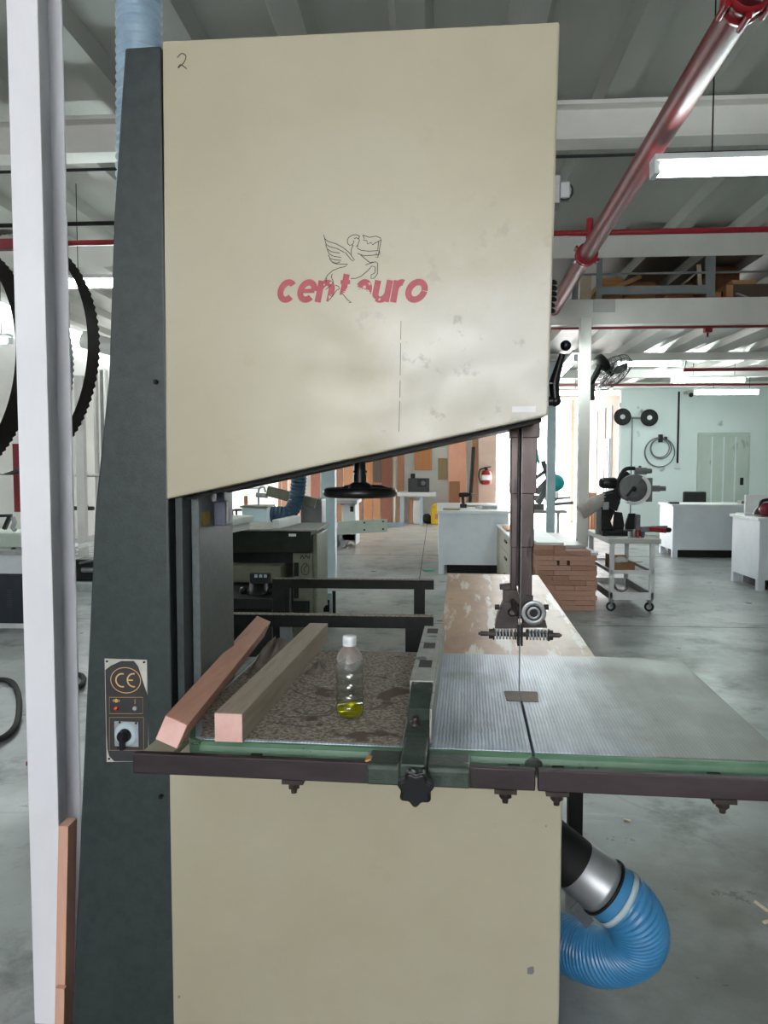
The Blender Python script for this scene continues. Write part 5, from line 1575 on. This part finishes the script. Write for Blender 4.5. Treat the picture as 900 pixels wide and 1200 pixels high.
# small clamps on the trolley top
for (px, mt, lb) in ((738, 'zinc', 'small silver cylinder standing left on the trolley top'), (743, 'steel', 'taller silver cylinder on the trolley top beside the red cap'), (747.5, 'redbright', 'small red cylinder on the trolley top'), (753, 'purplegrey', 'small blue grey cylinder right of the red one on trolley')):
    c = B(px, 627, 8.12)
    hh = .055 if px in (738, 753) else .075
    tag(MB().lathe([(.02, 0), (.02, hh), (.014, hh + .008)], (c[0], 8.12, ZC), (0, 0, 1), 16).build('metal_cylinder', mt), lb, 'cylinder', 'small cylinders on the trolley')
a = B(730, 628, 8.05)
tag(MB().bar((a[0] - .06, 8.03, ZC + .006), (a[0] + .05, 8.08, ZC + .006), .03, .012).build('pencil_strip', 'paper'), 'white strip lying at the front of the trolley top', 'strip')

# ------------------------------------------------------------------ fan on the column
fn = thing('wall_fan', 'grey caged fan mounted on the grey loft column', 'fan', B(700, 442, 9.1))
fc = Vector(B(714, 435, 9.35))
ax = Vector((.66, .36, -.66)).normalized()
m = MB()
for R, o in ((.27, 0), (.27, .06), (.20, .10), (.12, .12), (.20, -.05), (.12, -.06)):
    m.torus(fc + ax * o, R, .005, ax, 36, 6)
x = ax.orthogonal().normalized(); y = ax.cross(x)
for k in range(28):
    a = 2 * PI * k / 28
    e = x * math.cos(a) + y * math.sin(a)
    m.tube([fc + ax * .12 + e * .05, fc + ax * .10 + e * .2, fc + ax * .06 + e * .27, fc + e * .27, fc - ax * .05 + e * .2, fc - ax * .06 + e * .08], .003, 4)
m.build('cage', 'sticker', fn)
m = MB()
for k in range(3):
    a = 2 * PI * k / 3 + .4
    ring = []
    for j, (r, wd, tw) in enumerate(((.04, .05, .03), (.12, .12, .03), (.2, .14, .025), (.245, .09, .02))):
        for s2 in (-1, 1):
            aa = a + s2 * wd / max(r, .1) * .5
            ring.append(fc + (x * math.cos(aa) + y * math.sin(aa)) * r + ax * (.03 + s2 * tw * .5))
    bl = MB().add(ring, [(0, 1, 3, 2), (2, 3, 5, 4), (4, 5, 7, 6)], True)
    ob = bl.build('blade', 'sticker', fn)
    so = ob.modifiers.new('thick', 'SOLIDIFY'); so.thickness = .004
MB().lathe([(.02, -.24), (.06, -.23), (.07, -.17), (.07, -.1), (.05, -.05), (.03, .06)], fc, ax, 20).build('motor', 'dark', fn)
bp_ = B(690, 457, 9.1)
MB().bar(fc - ax * .15, (B(688, 458, 9.1)[0], 9.08, B(688, 458, 9.1)[2]), .05, .05).box(1.79, 1.83, 9.05, 9.13, bp_[2] - .12, bp_[2] + .06).build('bracket', 'dark', fn, bevel=.005)

# ------------------------------------------------------------------ things on the mint wall
YW = 17.2
st_ = thing('exhaust_discs', 'pair of black round discs on a T bar by the mint wall', 'wall fitting', B(741, 560, YW - .12))
for px, py in ((729.5, 488.5), (761, 489.5)):
    c = B(px, py, YW - .2)
    dsk = MB().lathe([(.08, -.02), (.175, -.03), (.185, 0), (.175, .03), (.08, .02)], c, (.1, 1, 0), 28).build('disc', 'rubber', st_)
    MB().lathe([(.05, -.05), (.05, .03)], c, (.1, 1, 0), 16).build('disc_hub', 'zinc', dsk)
a, b = B(729.5, 489.5, YW - .16), B(761, 489.5, YW - .16)
MB().tube([a, b], .02, 8).tube([B(741, 490, YW - .15), B(739.5, 560, YW - .15)], .016, 8).tube([B(739.5, 560, YW - .15), (B(739.5, 560, YW - .15)[0], YW - .15, .02)], .016, 8).lathe([(.2, 0), (.2, .03)], (B(739.5, 560, YW - .15)[0], YW - .2, 0), (0, 0, 1), 20).build('stand_bar', 'toolgrey', st_)
hcx = thing('cable_coil', 'coil of grey cable hanging on the mint wall hook', 'cable', B(773, 548, YW))
c = B(773, 530, YW - .06)
m = MB()
for (ox, oz, R) in ((0, 0, .32), (.01, .0, .315), (.02, .08, .22), (.0, .09, .20), (.03, .085, .215)):
    m.tube([(c[0] + ox + R * math.cos(2 * PI * k / 40), YW - .05 - .02 * (R < .3), c[2] + oz + R * math.sin(2 * PI * k / 40)) for k in range(40)], .011, 6, closed=True)
m.build('cable_loops', 'toolgrey', hcx)
a = B(773, 512, YW)
MB().box(a[0] - .03, a[0] + .03, YW - .14, YW, a[2] - .12, a[2] + .05).box(a[0] + .09, a[0] + .13, YW - .12, YW, a[2] - .06, a[2]).build('hook', 'dark', hcx)
a, b = B(795.5, 459, YW), B(793.5, 546, YW)
cd = thing('wall_conduit', 'dark vertical conduit with white socket on the mint wall', 'conduit', (b[0], YW, b[2]))
MB().box(a[0] - .018, a[0] + .018, YW - .03, YW, b[2], a[2]).build('conduit_pipe', 'dark', cd)
MB().box(b[0] - .06, b[0] + .06, YW - .06, YW, b[2] - .06, b[2] + .06).build('socket', 'white', cd, bevel=.01)
c = B(809, 463, YW - .15)
cv = thing('security_camera', 'small security camera on the mint wall near the lowest light', 'camera', c)
MB().box(c[0] - .1, c[0] + .06, YW - .2, YW, c[2] + .03, c[2] + .09).build('camera_mount', 'steelgrey', cv, bevel=.01)
MB().ball((c[0], YW - .2, c[2]), .05).build('camera_dome', 'black', cv)
q0 = B(720, 451, 15.9)
tag(MB().cyl((1.5, 15.9, q0[2]), (9.8, 15.9, q0[2] - .02), .02, n=8).build('sprinkler_pipe', 'red'), 'thin red pipe along the ceiling above the mint wall', 'pipe')
q0 = B(840, 434, 12.5)
m = MB().cyl((B(801, 434, 12.4)[0], 12.4, q0[2]), (9.8, 12.4, q0[2] + .02), .028, n=8)
tag(m.build('sprinkler_pipe', 'red'), 'red pipe right of the fan tube light under the loft', 'pipe')
m = MB().tube(spline([B(802, 432, 12.35), B(806, 420, 12.35), B(820, 417, 12.35), B(840, 420, 12.35), B(900, 420, 12.35)], 6), .012, 6)
tag(m.build('ceiling_cable', 'toolgrey'), 'looped grey cable under the second loft joist', 'cable')
a = B(829, 388, 9.3)
tag(MB().box(a[0] - .04, a[0] + .04, 9.25, 9.33, 3.06, 3.13).lathe([(.012, 0), (.012, .05), (.03, .055)], (a[0], 9.29, 3.065), (0, 0, -1), 10).build('sprinkler', 'red'), 'red sprinkler head under the loft beam', 'sprinkler')
tag(MB().cyl((1.0, 9.22, 3.115), (9.9, 9.22, 3.115), .016, n=8).build('sprinkler_pipe', 'red'), 'dark red pipe along the underside of the loft beam', 'pipe')

# ------------------------------------------------------------------ left background
def coil(label, cpx, cpy, Y, rpx, wid, yawdeg, teeth=True, mat='bandsteel', tilt=0):
    """a band saw blade hung up as a ring: a flat strip with teeth on one edge"""
    c = Vector(B(cpx, cpy, Y))
    R = rpx * Y / 900
    T = Matrix.Translation(c) @ Matrix.Rotation(math.radians(yawdeg), 4, 'Z') @ Matrix.Rotation(math.radians(tilt), 4, 'X')
    n = 220
    m = MB(T)
    vs, fs = [], []
    for k in range(n):
        a = 2 * PI * k / n
        rr = R * (1 + .012 * math.sin(3 * a))
        tt = (.010 if k % 2 else 0) if teeth else 0
        for r, o in ((rr, -wid / 2), (rr, wid / 2 + tt), (rr + .0015, wid / 2 + tt), (rr + .0015, -wid / 2)):
            vs.append((r * math.cos(a), o, r * math.sin(a)))
    for k in range(n):
        l = (k + 1) % n
        for j in range(4):
            fs.append((4 * k + j, 4 * k + (j + 1) % 4, 4 * l + (j + 1) % 4, 4 * l + j))
    m.add(vs, fs)
    return tag(m.build('coiled_saw_band', mat), label, 'saw blade', 'saw blades hung up as rings')
coil('wide black band saw blade ring, outermost behind the white column', 2, 414, 3.3, 144, .06, -20)
coil('band saw blade ring with bright teeth inside the widest one', -8, 436, 3.52, 122, .04, -20, mat='dullsteel')
coil('band saw blade ring lowest at the far left edge', -72, 420, 3.15, 144, .09, -20)
rk = thing('blade_rack', 'red rack behind the white column holding the blade rings', 'rack', (B(42, 540, 3.75)[0], 3.75, 0))
a = B(42, 540, 3.75)
MB().box(a[0] - .02, a[0] + .02, 3.73, 3.77, 0, 2.16).build('rack_post', 'red', rk)
MB().box(B(-40, 540, 3.7)[0], a[0], 3.69, 3.73, B(20, 292, 3.7)[2], B(20, 280, 3.7)[2]).build('rack_arm', 'red', rk)
MB().box(B(15, 540, 3.7)[0], a[0], 3.70, 3.73, B(20, 600, 3.7)[2], B(20, 520, 3.7)[2]).build('rack_plate', 'red', rk)
MB().box(a[0] - .04, a[0] + .08, 3.65, 3.85, 0, .02).build('rack_foot', 'red', rk)
# bench machine at the left edge
lb = thing('edge_sander', 'white machine with black front panel at the left edge', 'machine', (B(-20, 745, 6.8)[0], 7.0, 0))
def e_(px, py, Y=6.8): return B(px, py, Y)
xa, xb = e_(-90, 0)[0], e_(30, 0)[0]
MB().box(xa, xb, 6.8, 7.5, .06, e_(0, 650)[2]).build('machine_body', 'whitelam', lb, bevel=.01)
MB().box(xa + .03, xb - .05, 6.785, 6.8, e_(0, 730)[2], e_(0, 672)[2]).build('front_panel', 'navy', lb, bevel=.005)
MB().box(xa, xb, 6.82, 7.48, 0, .06).build('plinth', 'white', lb)
MB().box(xa - .02, xb + .02, 6.76, 7.52, e_(0, 650)[2], e_(0, 644)[2]).build('machine_top', 'zinc', lb, bevel=.005)
MB().box(xa, xb - .02, 6.9, 7.3, e_(0, 644)[2], e_(0, 625)[2]).build('machine_head', 'palegreen', lb, bevel=.02)
MB().bar(e_(5, 620, 7.0), e_(12, 604, 7.0), .04, .03).tube([e_(-20, 605, 7.0), e_(14, 604, 7.0)], .015, 8).build('clamp_lever', 'black', lb)
MB().ball(e_(16, 645, 6.85), .03).build('lever_knob', 'black', lb)
MB().tube(spline([e_(15, 606, 7.0), e_(17, 612, 7.0), e_(15, 618, 7.0), e_(18, 622, 7.0)], 5), .022, 8).build('clamp_screw', 'zinc', lb)
m = MB()
for k in range(9):
    a = e_(11, 692 + k * 2.4, 6.784)
    m.box(a[0] - .025, a[0] + .025, 6.78, 6.786, a[2] - .004, a[2] + .004)
m.build('vent_slots', 'sticker', lb)
# machine seen between the column and the saw
lm = thing('lathe', 'grey machine with black handwheel seen left of the green column', 'machine', (B(100, 740, 9.0)[0], 9.0, 0))
def l_(px, py, Y=9.0): return B(px, py, Y)
xa, xb = l_(70, 0)[0], l_(108, 0)[0]
MB().bar(l_(70, 645, 8.9), l_(110, 637, 8.9), .3, .05).build('guard_bar', 'white', lm, bevel=.005)
MB().box(xa, l_(100, 0)[0], 8.9, 9.5, l_(0, 692)[2], l_(0, 680)[2]).build('machine_bed', 'zinc', lm, bevel=.01)
MB().box(xa, l_(101, 0)[0], 9.0, 9.3, l_(0, 680)[2], l_(0, 655)[2]).build('gearbox', 'dark', lm, bevel=.02)
MB().lathe([(.04, -.03), (.085, -.025), (.09, 0), (.085, .025), (.04, .03)], l_(107, 690), (1, -.4, 0), 24).build('handwheel', 'black', lm)
MB().tube([l_(96, 668), l_(110, 668)], .03, 8).tube([l_(93, 660), l_(112, 656)], .015, 8).build('lead_screw', 'dullsteel', lm)
MB().box(l_(72, 0)[0], l_(99, 0)[0], 8.95, 9.4, 0, l_(0, 738)[2]).box(l_(74, 0)[0], l_(88, 0)[0], 9.0, 9.3, 0, l_(0, 690)[2]).build('stand', 'steelgrey', lm, bevel=.01)
# pipes on the left wall
for k, (px, r, mt, nm) in enumerate(((113, .05, 'steelgrey', 'thick pale vertical pipe nearest the white column'), (120, .035, 'toolgrey', 'thin grey vertical pipe between two pale ones'), (125, .045, 'wallwhite', 'white vertical pipe nearest the green saw column'))):
    p = B(px, 500, 15.6)
    tag(MB().cyl((p[0], 15.6, 0), (p[0], 15.6, 3.5), r, n=12).build('wall_pipe', mt), nm + ', by the left wall', 'pipe', 'vertical pipes by the left wall')
p = B(92, 500, 12.5)
tag(MB().box(p[0] - .06, p[0] + .08, 12.5, 12.6, 0, B(92, 440, 12.5)[2]).build('wall_post', 'steelgrey'), 'pale grey steel post right beside the blade ring', 'post')
p0_, p1_ = B(98, 398, 14), B(135, 408, 14)
tag(MB().tube([p0_, p1_], .16, 20).build('air_duct', 'steelgrey'), 'short pale round air duct below the left roof', 'duct')
tag(MB().tube([B(88, 557, 15.4), B(130, 557, 15.4)], .035, 8).build('wall_pipe', 'steelgrey'), 'pale horizontal pipe crossing the left wall pipes', 'pipe')
p = B(110, 594, 15.0)
tag(MB().ball((p[0] - .22, 15.0, p[2]), .1).tube([(p[0] - .6, 15.0, p[2] - .03), (p[0], 15.0, p[2] - .03)], .04, 8).build('pipe_valve', 'rubber'), 'dark valve on the left wall pipes', 'valve')
# hose on the floor at left
pts = [BZ(x, y, .02) for x, y in ((-40, 870), (0, 866), (20, 846), (21, 812), (8, 797), (-30, 800))]
tag(MB().tube(spline(pts, 10), .018, 8).build('floor_hose', 'rubber'), 'dark hose looping on the floor left of the column', 'hose')
pts = [BZ(x, y, .02) for x, y in ((60, 812), (90, 806), (98, 798), (94, 791), (70, 790))]
tag(MB().tube(spline(pts, 10), .018, 8).build('floor_hose', 'rubber'), 'hose end curling on the floor between column and saw', 'hose')

# ------------------------------------------------------------------ turquoise machine and yard
tm = thing('radial_saw', 'turquoise machine on a small white table in the doorway', 'machine', (B(650, 620, 13.2)[0], 13.2, 0))
def t_(px, py, Y=13.2): return B(px, py, Y)
zt_ = t_(0, 595)[2]
MB().box(t_(622, 0)[0], t_(671, 0)[0], 13.0, 13.7, zt_ - .05, zt_).build('table_top', 'steelgrey', tm, bevel=.005)
for px in (624, 659):
    MB().box(t_(px, 0)[0], t_(px + 3.5, 0)[0], 13.05, 13.1, 0, zt_ - .05).box(t_(px, 0)[0], t_(px + 3.5, 0)[0], 13.6, 13.65, 0, zt_ - .05).each('leg', 'white', tm)
MB().lathe([(.05, 0), (.13, .02), (.145, .07), (.13, .12), (.05, .14)], t_(654, 566), (-.3, 1, 0), 24).build('motor_guard', 'teal', tm)
MB().prism([(t_(631, 0)[0], t_(0, 530)[2]), (t_(636, 0)[0], t_(0, 526)[2]), (t_(640, 0)[0], t_(0, 545)[2]), (t_(637, 0)[0], t_(0, 542)[2]), (t_(632, 0)[0], t_(0, 538)[2])], 'XZ', 13.2, 13.4).build('top_guard', 'teal', tm, bevel=.01)
MB().bar(t_(636, 540), t_(644, 565), .06, .08).bar(t_(628, 560), t_(642, 550), .06, .06).bar(t_(628, 578), t_(645, 560), .08, .1).bar(t_(630, 590), t_(642, 570), .1, .1).box(t_(628, 0)[0], t_(645, 0)[0], 13.2, 13.5, zt_, zt_ + .1).build('arm', 'toolgrey', tm, bevel=.01)
MB().bar(t_(640, 592), t_(672, 589), .06, .05).bar(t_(646, 585), t_(668, 583), .03, .04).each('side_rail', 'dullsteel', tm)
tag(MB().tube([t_(667, 640, 16), t_(669, 560, 16)], .05, 8).box(3.05, 3.35, 15.9, 16.1, 0, .05).build('door_post', 'wallpink') if 0 else MB().box(B(668, 600, 20.9)[0], B(672, 600, 20.9)[0], 20.9, 21.0, 0, 3.3).build('shutter_guide', 'cream'), 'thin vertical shutter guide in the open rear doorway', 'rail')
# orange trestle in the passage
tr = thing('wood_trestle', 'orange wooden trestle standing in the doorway passage', 'trestle', (B(693, 612, 17.5)[0], 17.5, 0))
a, b = B(686.5, 577, 17.5), B(697, 577, 17.5)
MB().box(a[0], b[0], 17.3, 17.7, a[2] - .1, a[2]).build('top_beam', 'salmon', tr)
for x in (a[0], b[0] - .06):
    MB().box(x, x + .06, 17.3, 17.36, 0, a[2] - .1).box(x, x + .06, 17.64, 17.7, 0, a[2] - .1).each('leg', 'orange', tr)

def car(label, x, y, yaw):
    c = thing('car', label, 'car', (x, y, -.02))
    T = Matrix.Translation((x, y, 0)) @ Matrix.Rotation(yaw, 4, 'Z')
    body = [(-2.1, .3), (2.1, .3), (2.15, .7), (1.9, .9), (1.1, .98), (.5, 1.42), (-1.1, 1.45), (-1.8, 1.0), (-2.12, .9)]
    MB(T).prism(body, 'XZ', -.85, .85).build('car_body', 'carwhite', c, bevel=.06, seg=3)
    g_ = [(.95, 1.0), (.45, 1.36), (-.25, 1.38), (-.25, 1.0)]
    MB(T).prism(g_, 'XZ', -.87, .87).prism([(-.33, 1.0), (-.33, 1.38), (-1.05, 1.38), (-1.6, 1.02)], 'XZ', -.87, .87).build('car_windows', 'carglass', c)
    for wx in (-1.35, 1.35):
        for wy in (-.78, .78):
            MB(T).lathe([(.05, -.1), (.32, -.1), (.33, 0), (.32, .1), (.05, .1)], (wx, wy, .31), (0, 1, 0), 20).build('wheel', 'rubber', c)
    return c
car('white parked car with blue windows out in the bright yard', B(672, 560, 34)[0], 34, .25)
a, b = B(646, 502, 55), B(668, 516, 55)
hs = thing('yard_shed', 'grey roofed shed far across the bright yard', 'building', (a[0] + 1, 55, -.02))
MB().box(a[0] - 3, b[0] + .6, 55, 60, -.02, b[2]).build('shed_wall', 'carwhite', hs)
MB().box(a[0] - 3.4, b[0] + 1.0, 54.6, 60.4, b[2], a[2]).build('shed_roof', 'shed', hs, bevel=.05)

# ------------------------------------------------------------------ floor scraps
a = BZ(502, 669, 0)
tag(MB(Matrix.Translation(a) @ Matrix.Rotation(.3, 4, 'Z')).box(-.08, .08, -.05, .05, 0, .03).build('paper_scrap', 'litter', bevel=.004), 'mint green scrap on the floor in front of the bench', 'scrap')
for k, (px, py, l, r_) in enumerate(((892, 1063, .06, 1.9), (899, 1081, .03, .4), (735, 962, .03, 2.8))):
    a = BZ(px, py, 0)
    tag(MB(Matrix.Translation((a[0], a[1], 0)) @ Matrix.Rotation(r_, 4, 'Z')).box(-l / 2, l / 2, -.005, .005, 0, .006).build('wood_chip', 'cream'), ('pale wood splinter on the floor right of the blue hose', 'tiny wood chip at the right edge below the splinter', 'small wood chip on the floor below the table right end')[k], 'wood chip', 'wood chips on the floor')

# ================================================================== LIGHT
W = bpy.data.worlds.new('World')
SC.world = W
W.use_nodes = True
nt = W.node_tree
bg = nt.nodes['Background']
sky = nt.nodes.new('ShaderNodeTexSky')
sky.sky_type = 'NISHITA'
sky.sun_disc = False
sky.sun_elevation = math.radians(50)
sky.sun_rotation = math.radians(200)
sky.air_density = 1.5
sky.dust_density = 3
mx = nt.nodes.new('ShaderNodeMix')
mx.data_type = 'RGBA'
mx.inputs[0].default_value = .82
nt.links.new(sky.outputs[0], mx.inputs[6])
mx.inputs[7].default_value = (9.6, 9.8, 10.1, 1)          # thin bright cloud over the sky
nt.links.new(mx.outputs[2], bg.inputs['Color'])
bg.inputs['Strength'].default_value = 1.0
def sun(rot, e):
    l = bpy.data.lights.new('sun', 'SUN')
    l.energy, l.angle = e, math.radians(3)
    o = bpy.data.objects.new('sun', l)
    COL.objects.link(o)
    o.rotation_euler = rot
sun((math.radians(-38), math.radians(20), 0), 6)
def portal(loc, rot, sx_, sy_):
    l = bpy.data.lights.new('doorway_portal', 'AREA')
    l.shape, l.size, l.size_y = 'RECTANGLE', sx_, sy_
    l.cycles.is_portal = True
    o = bpy.data.objects.new('doorway_portal', l)
    COL.objects.link(o)
    o.location, o.rotation_euler = loc, rot
# ------------------------------------------------------------------ camera
cd_ = bpy.data.cameras.new('camera')
cd_.sensor_fit = 'VERTICAL'
cd_.sensor_height = 36
cd_.lens = 36 * F / 1200
cam = bpy.data.objects.new('camera', cd_)
COL.objects.link(cam)
cam.location = (0, 0, H)
cam.rotation_euler = (PI / 2 - PITCH, 0, YAW_B)
SC.camera = cam
vs_ = SC.view_settings
vs_.view_transform = 'Standard'
vs_.look = 'None'
vs_.gamma = 1
vs_.use_curve_mapping = False
vs_.exposure = 1.1
SC.cycles.use_denoising = True
SC.cycles.max_bounces = 8
SC.cycles.diffuse_bounces = 5
SC.cycles.transparent_max_bounces = 16
